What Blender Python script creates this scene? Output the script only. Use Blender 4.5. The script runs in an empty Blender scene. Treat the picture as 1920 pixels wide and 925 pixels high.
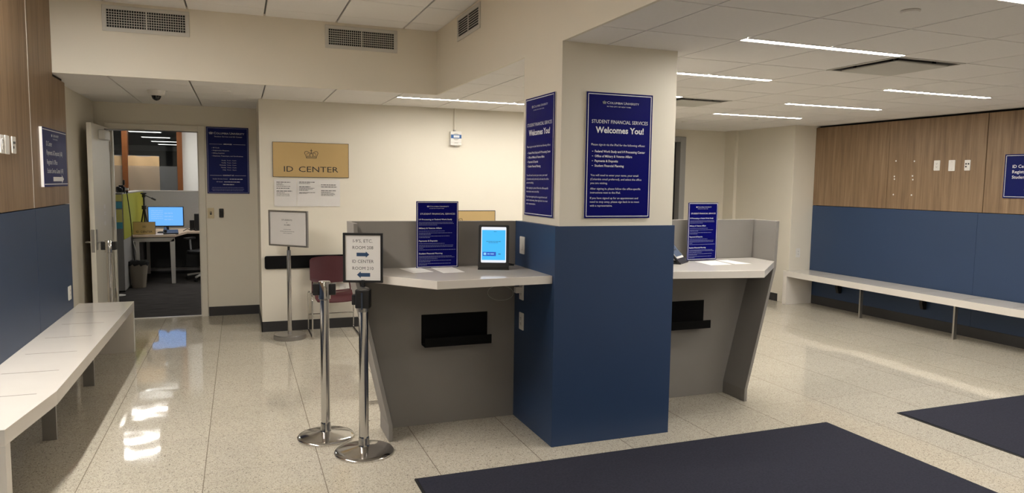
import bpy, bmesh, math, random
from mathutils import Vector, Matrix
PI = math.pi
S = bpy.context.scene
COL = S.collection
rnd = random.Random(7)

# ------------------------------------------------------------------ materials
MATS = {}
def srgb(r, g, b):
    f = lambda c: (c/255/12.92) if c/255 <= .04045 else ((c/255+.055)/1.055)**2.4
    return (f(r), f(g), f(b), 1)
def newmat(name):
    m = bpy.data.materials.new(name); m.use_nodes = True
    nt = m.node_tree; b = nt.nodes['Principled BSDF']
    MATS[name] = m
    return m, nt, b
def mat(name, col, rough=.5, metal=0, spec=.5, noise=0, nscale=20, bump=0, bscale=200, coat=0):
    m, nt, b = newmat(name)
    b.inputs['Base Color'].default_value = col
    b.inputs['Roughness'].default_value = rough
    b.inputs['Metallic'].default_value = metal
    b.inputs['Specular IOR Level'].default_value = spec
    b.inputs['Coat Weight'].default_value = coat
    tc = nt.nodes.new('ShaderNodeTexCoord')
    if noise:
        n = nt.nodes.new('ShaderNodeTexNoise'); n.inputs['Scale'].default_value = nscale
        n.inputs['Detail'].default_value = 4
        nt.links.new(tc.outputs['Object'], n.inputs['Vector'])
        mx = nt.nodes.new('ShaderNodeMix'); mx.data_type = 'RGBA'
        mx.inputs['A'].default_value = [c*(1-noise) for c in col[:3]]+[1]
        mx.inputs['B'].default_value = [min(1, c*(1+noise)) for c in col[:3]]+[1]
        nt.links.new(n.outputs['Fac'], mx.inputs['Factor'])
        nt.links.new(mx.outputs['Result'], b.inputs['Base Color'])
    if bump:
        n = nt.nodes.new('ShaderNodeTexNoise'); n.inputs['Scale'].default_value = bscale
        n.inputs['Detail'].default_value = 3
        nt.links.new(tc.outputs['Object'], n.inputs['Vector'])
        bp = nt.nodes.new('ShaderNodeBump'); bp.inputs['Strength'].default_value = bump
        bp.inputs['Distance'].default_value = .002
        nt.links.new(n.outputs['Fac'], bp.inputs['Height'])
        nt.links.new(bp.outputs['Normal'], b.inputs['Normal'])
    return m
def emat(name, col, strength):
    m, nt, b = newmat(name)
    b.inputs['Base Color'].default_value = (.02, .02, .02, 1)
    b.inputs['Emission Color'].default_value = col
    b.inputs['Emission Strength'].default_value = strength
    return m

M = {}
M['wall'] = mat('cream_wall_paint', (.74, .695, .595, 1), .55, noise=.02, nscale=3, bump=.08, bscale=260)
M['frame_paint'] = mat('cream_gloss_paint', (.68, .645, .56, 1), .35, noise=.02)
M['tile'] = mat('ceiling_tile', (.82, .80, .78, 1), .9, noise=.03, nscale=60, bump=.15, bscale=400)
M['ceil_back'] = mat('ceiling_gap_shade', (.16, .155, .15, 1), .9, noise=.05)  # backing darkened so the tile gaps carry painted shade
M['blue'] = mat('navy_laminate', (.024, .050, .115, 1), .42, spec=.35, noise=.05, nscale=2)
M['blue_wall'] = mat('navy_wall_laminate', (.027, .053, .115, 1), .48, spec=.4, noise=.06, nscale=2)
M['grey_lam'] = mat('grey_laminate', (.25, .234, .218, 1), .5, noise=.04, nscale=8)
M['quartz'] = mat('white_quartz', (.72, .68, .625, 1), .10, noise=.04, nscale=5)
M['chrome'] = mat('polished_chrome', (.62, .61, .60, 1), .12, 1, noise=.04, nscale=30)
M['steel'] = mat('brushed_steel', (.42, .41, .40, 1), .32, 1, noise=.08, nscale=40)
M['dark_steel'] = mat('bench_steel', (.40, .39, .37, 1), .36, .9, noise=.08)
M['black'] = mat('black_plastic', (.008, .008, .009, 1), .45, noise=.1)
M['matte_black'] = mat('matte_black_metal', (.004, .004, .0045, 1), .75, spec=.15, noise=.1)
M['base'] = mat('charcoal_rubber', (.028, .027, .028, 1), .5, noise=.1)
M['rug'] = mat('charcoal_rug', (.031, .032, .046, 1), .95, spec=.1, noise=.35, nscale=90, bump=.9, bscale=500)
M['rubber'] = mat('black_rubber', (.008, .008, .009, 1), .7, noise=.1)
M['white_plastic'] = mat('white_plastic', (.78, .76, .72, 1), .35, noise=.02)
M['ivory'] = mat('ivory_plastic', (.62, .53, .34, 1), .4, noise=.02)
M['paper'] = mat('white_paper', (.80, .78, .76, 1), .7, noise=.03, nscale=8)
M['sleeve'] = mat('glossy_sheet', (.74, .72, .70, 1), .25, noise=.03, nscale=8, bump=.5, bscale=25)
M['ink'] = mat('dark_ink', (.02, .02, .022, 1), .6, noise=.1)
M['grey_ink'] = mat('grey_ink', (.075, .075, .08, 1), .6, noise=.1)
M['pale_ink'] = mat('pale_grey_ink', (.42, .41, .41, 1), .6, noise=.1)
M['groove'] = mat('dark_groove', (.20, .175, .15, 1), .8, noise=.1)
M['arrow_blue'] = mat('blue_print', (.022, .06, .14, 1), .6, noise=.05)
M['sign_blue'] = mat('royal_blue_sign', (.0004, .0008, .115, 1), .4, spec=.10, noise=.05, nscale=3)
M['sign_navy'] = mat('navy_sign', (.003, .008, .10, 1), .45, spec=.15, noise=.05, nscale=3)
M['sign_white'] = mat('white_print', (.76, .77, .82, 1), .5, noise=.02)
M['sign_fine'] = mat('pale_blue_print', (.20, .22, .40, 1), .5, noise=.05)
M['silver'] = mat('silver_edge', (.55, .55, .54, 1), .35, .4, noise=.03)
M['brass'] = mat('satin_brass', (.64, .46, .215, 1), .36, .55, noise=.05, nscale=6)
M['burgundy'] = mat('burgundy_plastic', (.060, .005, .010, 1), .5, noise=.06)
M['vent'] = mat('vent_grey_paint', (.55, .54, .50, 1), .45, noise=.02)
M['duct'] = mat('dark_duct', (.012, .014, .015, 1), .8, noise=.1)
M['reveal'] = mat('dark_reveal', (.012, .009, .007, 1), .8, noise=.1)
M['alu_reveal'] = mat('pale_reveal', (.62, .58, .52, 1), .3, .3, noise=.02)
M['duct_grey'] = mat('grey_duct_lining', (.10, .095, .09, 1), .7, noise=.1)
M['dome'] = mat('smoked_dome', (.006, .006, .007, 1), .08, noise=.1)
M['orange_wood'] = mat('orange_varnished_wood', (.21, .070, .018, 1), .35, noise=.2, nscale=12)
M['green'] = mat('lime_fabric', (.30, .30, .022, 1), .9, noise=.08, nscale=30)
M['partition'] = mat('grey_partition_fabric', (.28, .273, .268, 1), .85, noise=.05, nscale=60)
M['office_wall'] = mat('white_office_paint', (.86, .85, .82, 1), .6, noise=.02)
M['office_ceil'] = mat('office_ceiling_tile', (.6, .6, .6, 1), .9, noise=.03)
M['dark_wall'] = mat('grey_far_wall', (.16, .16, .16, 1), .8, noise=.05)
M['kraft'] = mat('brown_paper', (.62, .42, .22, 1), .75, noise=.1, nscale=5, bump=.8, bscale=7)
M['desk'] = mat('pale_maple_laminate', (.66, .52, .41, 1), .4, noise=.05, nscale=6)
M['desk_metal'] = mat('silver_desk_metal', (.55, .53, .50, 1), .4, .3, noise=.03)
M['bin'] = mat('beige_bin_plastic', (.27, .235, .19, 1), .5, noise=.04)
M['chair_grey'] = mat('grey_chair_plastic', (.30, .30, .31, 1), .45, noise=.04)
M['note_y'] = mat('yellow_note', (.72, .68, .22, 1), .8, noise=.04)
M['note_b'] = mat('blue_note', (.10, .40, .52, 1), .8, noise=.04)
M['meter_blue'] = mat('blue_band', (.02, .11, .33, 1), .4, noise=.04)
M['lcd'] = mat('pale_lcd', (.70, .76, .80, 1), .3, noise=.02)
M['grey_door'] = mat('grey_door_paint', (.35, .35, .34, 1), .4, noise=.03)
M['light'] = emat('lamp_diffuser', (1, .955, .885, 1), 68)
M['light_wall'] = emat('bright_lamp_diffuser', (1, .955, .885, 1), 150)
M['office_light'] = emat('office_lamp_diffuser', (1, .97, .92, 1), 18)
M['far_light'] = emat('far_lamp_diffuser', (1, .97, .92, 1), 3.5)
M['screen_cyan'] = emat('cyan_screen', (.045, .50, 1, 1), .80)
M['screen_white'] = emat('white_screen_bar', (.9, .93, 1, 1), .75)
M['screen_btn'] = emat('blue_screen_button', (.0, .09, .62, 1), .7)
M['screen_btn_pale'] = emat('pale_screen_icon', (.25, .6, 1, 1), .9)
M['screen_text'] = emat('teal_screen_text', (.02, .22, .5, 1), .55)
M['screen_dim'] = emat('dim_blue_screen', (.07, .12, .22, 1), .55)
M['monitor'] = emat('blue_monitor_screen', (.13, .40, .95, 1), .95)
M['monitor_mark'] = emat('pale_monitor_marks', (.28, .52, .95, 1), .85)

def wood_mat(name, c1, c2, c3):
    m, nt, b = newmat(name)
    N, L = nt.nodes, nt.links
    tc = N.new('ShaderNodeTexCoord')
    mp = N.new('ShaderNodeMapping'); mp.inputs['Scale'].default_value = (9, 9, .55)
    L.new(tc.outputs['Object'], mp.inputs['Vector'])
    n1 = N.new('ShaderNodeTexNoise'); n1.inputs['Scale'].default_value = 2.2; n1.inputs['Detail'].default_value = 6
    n1.inputs['Roughness'].default_value = .62
    L.new(mp.outputs['Vector'], n1.inputs['Vector'])
    mp2 = N.new('ShaderNodeMapping'); mp2.inputs['Scale'].default_value = (60, 60, 1.4)
    L.new(tc.outputs['Object'], mp2.inputs['Vector'])
    n2 = N.new('ShaderNodeTexNoise'); n2.inputs['Scale'].default_value = 2; n2.inputs['Detail'].default_value = 3
    L.new(mp2.outputs['Vector'], n2.inputs['Vector'])
    ad = N.new('ShaderNodeMath'); ad.operation = 'MULTIPLY_ADD'; ad.inputs[1].default_value = .35
    L.new(n2.outputs['Fac'], ad.inputs[0]); 
    sc = N.new('ShaderNodeMath'); sc.operation = 'MULTIPLY'; sc.inputs[1].default_value = .75
    L.new(n1.outputs['Fac'], sc.inputs[0]); L.new(sc.outputs[0], ad.inputs[2])
    r = N.new('ShaderNodeValToRGB')
    r.color_ramp.elements[0].position = .36; r.color_ramp.elements[0].color = c1
    r.color_ramp.elements[1].position = .74; r.color_ramp.elements[1].color = c3
    e = r.color_ramp.elements.new(.54); e.color = c2
    L.new(ad.outputs[0], r.inputs['Fac']); L.new(r.outputs['Color'], b.inputs['Base Color'])
    b.inputs['Roughness'].default_value = .48
    return m
M['wood'] = wood_mat('walnut_veneer', (.150, .090, .048, 1), (.232, .150, .084, 1), (.315, .215, .128, 1))

def floor_mat():
    m, nt, b = newmat('terrazzo_tile')
    N, L = nt.nodes, nt.links
    tc = N.new('ShaderNodeTexCoord')
    sep = N.new('ShaderNodeSeparateXYZ'); L.new(tc.outputs['Object'], sep.inputs[0])
    def math_(op, a, bb=None, c=None):
        n = N.new('ShaderNodeMath'); n.operation = op
        for i, v in enumerate((a, bb, c)):
            if v is None: continue
            if isinstance(v, (int, float)): n.inputs[i].default_value = v
            else: L.new(v, n.inputs[i])
        return n.outputs[0]
    tx = math_('DIVIDE', math_('ADD', sep.outputs['X'], .205+6.05), .605)
    ty = math_('DIVIDE', math_('ADD', sep.outputs['Y'], -4.09+5.98), .598)
    fx = math_('FRACT', tx); fy = math_('FRACT', ty)
    ex = math_('SUBTRACT', .5, math_('ABSOLUTE', math_('SUBTRACT', fx, .5)))
    ey = math_('SUBTRACT', .5, math_('ABSOLUTE', math_('SUBTRACT', fy, .5)))
    gx = math_('LESS_THAN', ex, .0042); gy = math_('LESS_THAN', ey, .0026)
    gx2 = math_('MULTIPLY', gx, .75); gy2 = math_('MULTIPLY', gy, .45)
    g = math_('MAXIMUM', gx2, gy2)
    # speckle
    v = N.new('ShaderNodeTexVoronoi'); v.inputs['Scale'].default_value = 210
    L.new(tc.outputs['Object'], v.inputs['Vector'])
    r = N.new('ShaderNodeValToRGB'); r.color_ramp.interpolation = 'CONSTANT'
    cols = [(0, (.515, .47, .385, 1)), (.30, (.455, .415, .34, 1)), (.55, (.56, .515, .43, 1)), (.80, (.37, .335, .275, 1)), (.90, (.60, .56, .48, 1)), (.965, (.18, .165, .14, 1))]
    for i, (p, c) in enumerate(cols):
        if i < 2:
            e = r.color_ramp.elements[i]; e.position = p
        else: e = r.color_ramp.elements.new(p)
        e.color = c
    sepc = N.new('ShaderNodeSeparateColor'); L.new(v.outputs['Color'], sepc.inputs[0])
    L.new(sepc.outputs[0], r.inputs['Fac'])
    # tile-to-tile variation
    cx = math_('FLOOR', tx); cy = math_('FLOOR', ty)
    cv = N.new('ShaderNodeCombineXYZ'); L.new(cx, cv.inputs[0]); L.new(cy, cv.inputs[1])
    wn = N.new('ShaderNodeTexWhiteNoise'); wn.noise_dimensions = '2D'; L.new(cv.outputs[0], wn.inputs['Vector'])
    big = N.new('ShaderNodeTexNoise'); big.inputs['Scale'].default_value = 1.1; L.new(tc.outputs['Object'], big.inputs['Vector'])
    var = math_('MULTIPLY_ADD', wn.outputs['Value'], .06, .91)
    var2 = math_('MULTIPLY_ADD', big.outputs['Fac'], .12, var)
    vm = N.new('ShaderNodeMix'); vm.data_type = 'RGBA'; vm.blend_type = 'MULTIPLY'; vm.inputs['Factor'].default_value = 1
    L.new(r.outputs['Color'], vm.inputs['A'])
    cc = N.new('ShaderNodeCombineColor'); 
    for i in range(3): L.new(var2, cc.inputs[i])
    L.new(cc.outputs[0], vm.inputs['B'])
    gm = N.new('ShaderNodeMix'); gm.data_type = 'RGBA'
    L.new(g, gm.inputs['Factor']); L.new(vm.outputs['Result'], gm.inputs['A'])
    gm.inputs['B'].default_value = (.16, .13, .10, 1)
    L.new(gm.outputs['Result'], b.inputs['Base Color'])
    b.inputs['Roughness'].default_value = .11
    rn = math_('MULTIPLY_ADD', big.outputs['Fac'], .05, .022)
    L.new(rn, b.inputs['Roughness'])
    # each tile laid with a hair of tilt
    ge = N.new('ShaderNodeNewGeometry')
    vs = N.new('ShaderNodeVectorMath'); vs.operation = 'SUBTRACT'; L.new(wn.outputs['Color'], vs.inputs[0]); vs.inputs[1].default_value = (.5, .5, .5)
    vk = N.new('ShaderNodeVectorMath'); vk.operation = 'MULTIPLY'; L.new(vs.outputs[0], vk.inputs[0]); vk.inputs[1].default_value = (.005, .018, 0)
    wv = N.new('ShaderNodeTexNoise'); wv.inputs['Scale'].default_value = 6.5; wv.inputs['Detail'].default_value = 1; L.new(tc.outputs['Object'], wv.inputs['Vector'])
    ws = N.new('ShaderNodeVectorMath'); ws.operation = 'SUBTRACT'; L.new(wv.outputs['Color'], ws.inputs[0]); ws.inputs[1].default_value = (.5, .5, .5)
    wk = N.new('ShaderNodeVectorMath'); wk.operation = 'MULTIPLY'; L.new(ws.outputs[0], wk.inputs[0]); wk.inputs[1].default_value = (.004, .016, 0)
    a1 = N.new('ShaderNodeVectorMath'); a1.operation = 'ADD'; L.new(ge.outputs['Normal'], a1.inputs[0]); L.new(vk.outputs[0], a1.inputs[1])
    a2 = N.new('ShaderNodeVectorMath'); a2.operation = 'ADD'; L.new(a1.outputs[0], a2.inputs[0]); L.new(wk.outputs[0], a2.inputs[1])
    nz = N.new('ShaderNodeVectorMath'); nz.operation = 'NORMALIZE'; L.new(a2.outputs[0], nz.inputs[0])
    L.new(nz.outputs[0], b.inputs['Normal'])
    return m
M['floor'] = floor_mat()

def carpet_mat():
    m, nt, b = newmat('dark_striped_carpet')
    N, L = nt.nodes, nt.links
    tc = N.new('ShaderNodeTexCoord')
    mp = N.new('ShaderNodeMapping'); mp.inputs['Scale'].default_value = (3, 55, 1); L.new(tc.outputs['Object'], mp.inputs['Vector'])
    n = N.new('ShaderNodeTexNoise'); n.inputs['Scale'].default_value = 1.2; n.inputs['Detail'].default_value = 3; L.new(mp.outputs[0], n.inputs['Vector'])
    r = N.new('ShaderNodeValToRGB'); r.color_ramp.elements[0].position = .35; r.color_ramp.elements[0].color = (.022, .021, .021, 1)
    r.color_ramp.elements[1].position = .7; r.color_ramp.elements[1].color = (.080, .072, .068, 1)
    L.new(n.outputs['Fac'], r.inputs['Fac']); L.new(r.outputs['Color'], b.inputs['Base Color'])
    b.inputs['Roughness'].default_value = .95; b.inputs['Specular IOR Level'].default_value = .1
    return m
M['carpet'] = carpet_mat()
def glass_mat(name, tint, rough=0, mixf=.92):
    m, nt, b = newmat(name)
    N, L = nt.nodes, nt.links
    out = N['Material Output']
    tr = N.new('ShaderNodeBsdfTransparent'); tr.inputs[0].default_value = tint
    gl = N.new('ShaderNodeBsdfGlossy'); gl.inputs['Roughness'].default_value = .03; gl.inputs[0].default_value = (1, 1, 1, 1)
    mx = N.new('ShaderNodeMixShader'); mx.inputs[0].default_value = 1-mixf
    L.new(tr.outputs[0], mx.inputs[1]); L.new(gl.outputs[0], mx.inputs[2]); L.new(mx.outputs[0], out.inputs['Surface'])
    return m
M['glass'] = glass_mat('window_glass', (.82, .84, .84, 1))
def film_mat():
    m, nt, b = newmat('frosted_film')
    N, L = nt.nodes, nt.links
    out = N['Material Output']
    tr = N.new('ShaderNodeBsdfTransparent'); tr.inputs[0].default_value = (.9, .9, .9, 1)
    b.inputs['Base Color'].default_value = (.55, .56, .56, 1); b.inputs['Roughness'].default_value = .6
    mx = N.new('ShaderNodeMixShader'); mx.inputs[0].default_value = .13
    L.new(tr.outputs[0], mx.inputs[1]); L.new(b.outputs[0], mx.inputs[2]); L.new(mx.outputs[0], out.inputs['Surface'])
    return m
M['film'] = film_mat()

# ------------------------------------------------------------------ mesh builder
class MB:
    def __init__(s): s.v = []; s.f = []
    def add(s, vs, fs):
        o = len(s.v); s.v += [tuple(p) for p in vs]; s.f += [tuple(i+o for i in f) for f in fs]; return s
    def box(s, x0, x1, y0, y1, z0, z1):
        vs = [(x0,y0,z0),(x1,y0,z0),(x1,y1,z0),(x0,y1,z0),(x0,y0,z1),(x1,y0,z1),(x1,y1,z1),(x0,y1,z1)]
        return s.add(vs, [(3,2,1,0),(4,5,6,7),(0,1,5,4),(1,2,6,5),(2,3,7,6),(3,0,4,7)])
    def prism(s, pts, axis, a, b):
        """polygon pts in the plane across axis, extruded from a to b"""
        n = len(pts)
        def P(p, t):
            if axis == 'z': return (p[0], p[1], t)
            if axis == 'y': return (p[0], t, p[1])
            return (t, p[0], p[1])
        vs = [P(p, a) for p in pts]+[P(p, b) for p in pts]
        fs = [tuple(range(n)), tuple(range(2*n-1, n-1, -1))]
        for i in range(n): j = (i+1) % n; fs.append((i, i+n, j+n, j))
        return s.add(vs, fs)
    def lathe(s, prof, cx=0, cy=0, cz=0, seg=32, axis='z'):
        """prof: list of (r, z)"""
        vs = []; fs = []
        for r, z in prof:
            for k in range(seg):
                a = 2*PI*k/seg; u, w = r*math.cos(a), r*math.sin(a)
                if axis == 'z': vs.append((cx+u, cy+w, cz+z))
                elif axis == 'y': vs.append((cx+u, cy+z, cz+w))
                else: vs.append((cx+z, cy+u, cz+w))
        for i in range(len(prof)-1):
            for k in range(seg):
                k2 = (k+1) % seg
                fs.append((i*seg+k, i*seg+k2, (i+1)*seg+k2, (i+1)*seg+k))
        fs.append(tuple(range(seg-1, -1, -1))); fs.append(tuple((len(prof)-1)*seg+k for k in range(seg)))
        return s.add(vs, fs)
    def cyl(s, x, y, z0, z1, r, seg=24): return s.lathe([(r, z0), (r, z1)], x, y, 0, seg)
    def tube(s, pts, r, seg=10):
        pts = [Vector(p) for p in pts]; n = len(pts); vs = []; fs = []
        ref = None
        for i, p in enumerate(pts):
            if i == 0: t = pts[1]-p
            elif i == n-1: t = p-pts[i-1]
            else: t = (pts[i+1]-p).normalized()+(p-pts[i-1]).normalized()
            t.normalize()
            if ref is None:
                ref = Vector((0,0,1)) if abs(t.z) < .9 else Vector((1,0,0))
            u = t.cross(ref).normalized(); w = u.cross(t).normalized(); ref = w
            for k in range(seg):
                a = 2*PI*k/seg; vs.append(p+u*(r*math.cos(a))+w*(r*math.sin(a)))
        for i in range(n-1):
            for k in range(seg):
                k2 = (k+1) % seg; fs.append((i*seg+k, i*seg+k2, (i+1)*seg+k2, (i+1)*seg+k))
        fs.append(tuple(range(seg-1, -1, -1))); fs.append(tuple((n-1)*seg+k for k in range(seg)))
        return s.add(vs, fs)
    def xf(s, mtx):
        s.v = [tuple(mtx @ Vector(p)) for p in s.v]; return s
    def build(s, name, m, parent=None, bevel=0, smooth=None, seg=2):
        me = bpy.data.meshes.new(name); me.from_pydata(s.v, [], s.f); me.update()
        bm = bmesh.new(); bm.from_mesh(me); bmesh.ops.recalc_face_normals(bm, faces=bm.faces); bm.to_mesh(me); bm.free()
        me.materials.append(m if not isinstance(m, str) else M[m])
        o = bpy.data.objects.new(name, me); COL.objects.link(o)
        if parent is not None: o.parent = parent
        if smooth:
            for p in me.polygons: p.use_smooth = True
            try: me.set_sharp_from_angle(angle=math.radians(smooth))
            except Exception: pass
        if bevel:
            md = o.modifiers.new('bevel', 'BEVEL'); md.width = bevel; md.segments = seg; md.limit_method = 'ANGLE'; md.angle_limit = math.radians(40)
        return o
def arc(cx, cy, r, a0, a1, n=6):
    return [(cx+r*math.cos(math.radians(a0+(a1-a0)*i/n)), cy+r*math.sin(math.radians(a0+(a1-a0)*i/n))) for i in range(n+1)]
def rrect(x0, x1, y0, y1, r, n=5):
    return arc(x1-r, y1-r, r, 0, 90, n)+arc(x0+r, y1-r, r, 90, 180, n)+arc(x0+r, y0+r, r, 180, 270, n)+arc(x1-r, y0+r, r, 270, 360, n)
def fillet(pts, r, n=5):
    """round the inner corners of a 3-D polyline"""
    P = [Vector(p) for p in pts]; out = [P[0]]
    for i in range(1, len(P)-1):
        a = (P[i-1]-P[i]); b = (P[i+1]-P[i]); d = min(r, a.length*.45, b.length*.45)
        p0 = P[i]+a.normalized()*d; p1 = P[i]+b.normalized()*d
        for k in range(n+1):
            t = k/n; out.append(p0*(1-t)**2+P[i]*2*t*(1-t)+p1*t*t)
    out.append(P[-1]); return out

def thing(name, label, cat, loc=(0,0,0), rz=0, group=None):
    o = bpy.data.objects.new(name, None); COL.objects.link(o)
    o.location = loc; o.rotation_euler = (0, 0, rz); o.empty_display_size = .1
    o['label'] = label; o['category'] = cat
    if group: o['group'] = group
    return o
def tag(o, label, cat, group=None):
    o['label'] = label; o['category'] = cat
    if group: o['group'] = group
    return o
def struct(mb, name, m, bevel=0):
    o = mb.build(name, m, None, bevel); o['kind'] = 'structure'; return o
def copy_tree(o, parent=None):
    c = o.copy(); COL.objects.link(c)
    if parent is not None: c.parent = parent
    for ch in list(o.children): copy_tree(ch, c)
    return c

# ------------------------------------------------------------------ lettering
_tc = {}
def glyphs(body, bold=0):
    key = (body, bold)
    if key in _tc: return _tc[key]
    cu = bpy.data.curves.new('lettering_curve', 'FONT'); cu.body = body; cu.size = 1
    cu.resolution_u = 2; cu.offset = bold; cu.fill_mode = 'FRONT'
    ob = bpy.data.objects.new('lettering_curve', cu); COL.objects.link(ob)
    bpy.context.view_layer.update()
    dg = bpy.context.evaluated_depsgraph_get()
    me = bpy.data.meshes.new_from_object(ob.evaluated_get(dg))
    vs = [tuple(v.co) for v in me.vertices]; fs = [tuple(p.vertices) for p in me.polygons]
    bpy.data.objects.remove(ob); bpy.data.curves.remove(cu); bpy.data.meshes.remove(me)
    _tc[key] = (vs, fs); return vs, fs
_H = None
def text(mb, body, x, z, h, w=None, align='l', y=-.0012, bold=0):
    """letters standing in the local XZ plane; z is the baseline, h the cap height, w the wanted width"""
    global _H
    if _H is None:
        vs, _ = glyphs('H'); _H = max(v[1] for v in vs)-min(v[1] for v in vs)
    vs, fs = glyphs(body, bold)
    if not vs: return
    x0 = min(v[0] for v in vs); x1 = max(v[0] for v in vs)
    sy = h/_H; sx = w/(x1-x0) if w else sy
    W = (x1-x0)*sx
    ox = x - (0 if align == 'l' else W/2 if align == 'c' else W)
    mb.add([(ox+(v[0]-x0)*sx, y, z+v[1]*sy) for v in vs], fs)
def bars(mb, x0, x1, z, h, seed, y=-.0012):
    """a line of words too small to read: one short stroke of ink per word"""
    r = random.Random(seed); x = x0
    while x < x1-.002:
        w = min((.6+r.random()*1.6)*h*2.6, x1-x)
        mb.add([(x, y, z), (x+w, y, z), (x+w, y, z+h), (x, y, z+h)], [(0,1,2,3)])
        x += w+h*.7
def stroke(mb, pts, wd, y=-.0012):
    for (ax, az), (bx, bz) in zip(pts, pts[1:]):
        d = Vector((bx-ax, bz-az)); 
        if d.length < 1e-7: continue
        n = Vector((-d.y, d.x)).normalized()*wd/2; e = d.normalized()*wd*.3
        mb.add([(ax+n.x-e.x, y, az+n.y-e.y), (ax-n.x-e.x, y, az-n.y-e.y), (bx-n.x+e.x, y, bz-n.y+e.y), (bx+n.x+e.x, y, bz+n.y+e.y)], [(0,1,2,3)])
def crown(mb, cx, z, w, lw=.05, y=-.0012, solid=False):
    """open crown emblem, w wide, z at its foot"""
    def P(l): return [(cx+a*w, z+b*w) for a, b in l]
    mb_lw = lw*w
    stroke(mb, P([(-.36, 0), (.36, 0)]), mb_lw, y); stroke(mb, P([(-.37, .09), (.37, .09)]), mb_lw, y)
    for s in (-1, 1):
        stroke(mb, P([(s*.36, 0), (s*.37, .09), (s*.42, .22), (s*.49, .36), (s*.46, .47), (s*.36, .51), (s*.24, .47), (s*.13, .40), (s*.04, .36)]), mb_lw, y)
        stroke(mb, P([(s*.28, .12), (s*.33, .25), (s*.30, .36), (s*.20, .38), (s*.13, .29), (s*.16, .19), (s*.22, .14)]), mb_lw*.8, y)
        stroke(mb, P([(s*.10, .12), (s*.08, .25), (s*.03, .38)]), mb_lw, y)
    stroke(mb, P([(0, .36), (0, .66)]), mb_lw*1.2, y); stroke(mb, P([(-.07, .56), (.07, .56)]), mb_lw*1.2, y)
    if solid:
        mb.add([(cx-.36*w, y, z), (cx+.36*w, y, z), (cx+.42*w, y, z+.24*w), (cx-.42*w, y, z+.24*w)], [(0,1,2,3)])
        for s in (-.38, -.16, .16, .38):
            mb.add([(cx+(s-.09)*w, y, z+.3*w), (cx+(s+.09)*w, y, z+.3*w), (cx+s*w, y, z+.5*w)], [(0,1,2)])
def arrow(mb, cx, cz, L, hh, th, d, y=-.0012, hl=None):
    """block arrow, d=+1 right or -1 left"""
    hl = hl or hh*.55
    p = [(-L/2, -th/2), (L/2-hl, -th/2), (L/2-hl, -hh/2), (L/2, 0), (L/2-hl, hh/2), (L/2-hl, th/2), (-L/2, th/2)]
    pts = [(cx+a*d, y, cz+b) for a, b in p]
    mb.add(pts, [tuple(range(7))])

def border(t, w, h, ins, wd, m='sign_white', y=-.001):
    mb = MB()
    x0, x1, z0, z1 = -w/2+ins, w/2-ins, -h/2+ins, h/2-ins
    for a, b, c, d in ((x0, x1, z0, z0+wd), (x0, x1, z1-wd, z1), (x0, x0+wd, z0, z1), (x1-wd, x1, z0, z1)):
        mb.add([(a, y, c), (b, y, c), (b, y, d), (a, y, d)], [(0,1,2,3)])
    return mb.build('border_line', m, t)
def board(t, w, h, th, face='sign_blue', back='silver', ft=.003):
    MB().box(-w/2, w/2, 0, ft, -h/2, h/2).build('face_panel', face, t)
    MB().box(-w/2, w/2, ft, th, -h/2, h/2).build('backing', back, t)

# ------------------------------------------------------------------ room constants (metres; camera stands over the origin)
XL, XR = -1.372, 7.38          # cladding faces left and right
YD, YI = 8.97, 7.85            # door wall, wall with the brass plaque
H1, H2 = 2.43, 3.02            # low and high ceiling
YS, XB = 6.70, 1.776           # bulkhead face, beam face
GX, GY, PX, PY = -.99, 2.82, .612, .600   # ceiling grid
YB = -3.0

# floor
struct(MB().box(-1.65, 7.7, YB-.1, 9.03, -.1, 0), 'floor', 'floor')
struct(MB().box(-4.0, .9, 9.03, 25.1, -.1, -.001), 'floor', 'carpet')
struct(MB().box(-1.32, -.42, 8.99, 9.045, -.02, .006), 'trim_1', 'alu_reveal')

# walls
struct(MB().box(-1.62, -1.47, YB, 9.10, 0, 3.2), 'wall_left', 'wall')
w = MB(); w.box(-1.62, -1.362, YD, 9.10, 0, 2.43+.1); w.box(-.427, .21, YD, 9.10, 0, 2.53); w.box(-1.362, -.427, YD, 9.10, 2.137, 2.53)
struct(w, 'wall_back', 'wall')
struct(MB().box(.203, 5.0, YI, 9.10, 0, 2.53), 'wall_center', 'wall')
w = MB(); w.box(5.0, 5.22, 9.12, 9.3, 0, 2.53); w.box(6.18, 7.1, 9.12, 9.3, 0, 2.53); w.box(5.22, 6.18, 9.12, 9.3, 2.26, 2.53); w.box(6.97, 7.03, 8.88, 9.12, 0, 2.53)
struct(w, 'wall_far', 'wall')
struct(MB().box(7.02, 7.7, 7.705, 9.3, 0, 2.53), 'wall_corner', 'wall', .004)
struct(MB().box(7.45, 7.7, YB, 7.72, 0, 2.53), 'wall_right', 'reveal')
struct(MB().box(-1.62, 7.7, YB-.15, YB, 0, 3.2), 'wall_front', 'wall')
# bulkhead between the two ceiling heights, beam and column
w = MB(); w.box(-1.47, XB+.02, YS, YS+.02, H1, 3.2); w.box(XB, XB+.02, YB, YS, H1, 3.2)
struct(w, 'wall_bulkhead', 'wall')
struct(MB().box(XB, 2.562, 3.853, 4.447, 1.30, H1), 'wall_column', 'wall')
struct(MB().box(1.745, 2.574, 3.84, 4.495, 0, 1.348), 'wall_column', 'blue', .0012)
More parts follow.
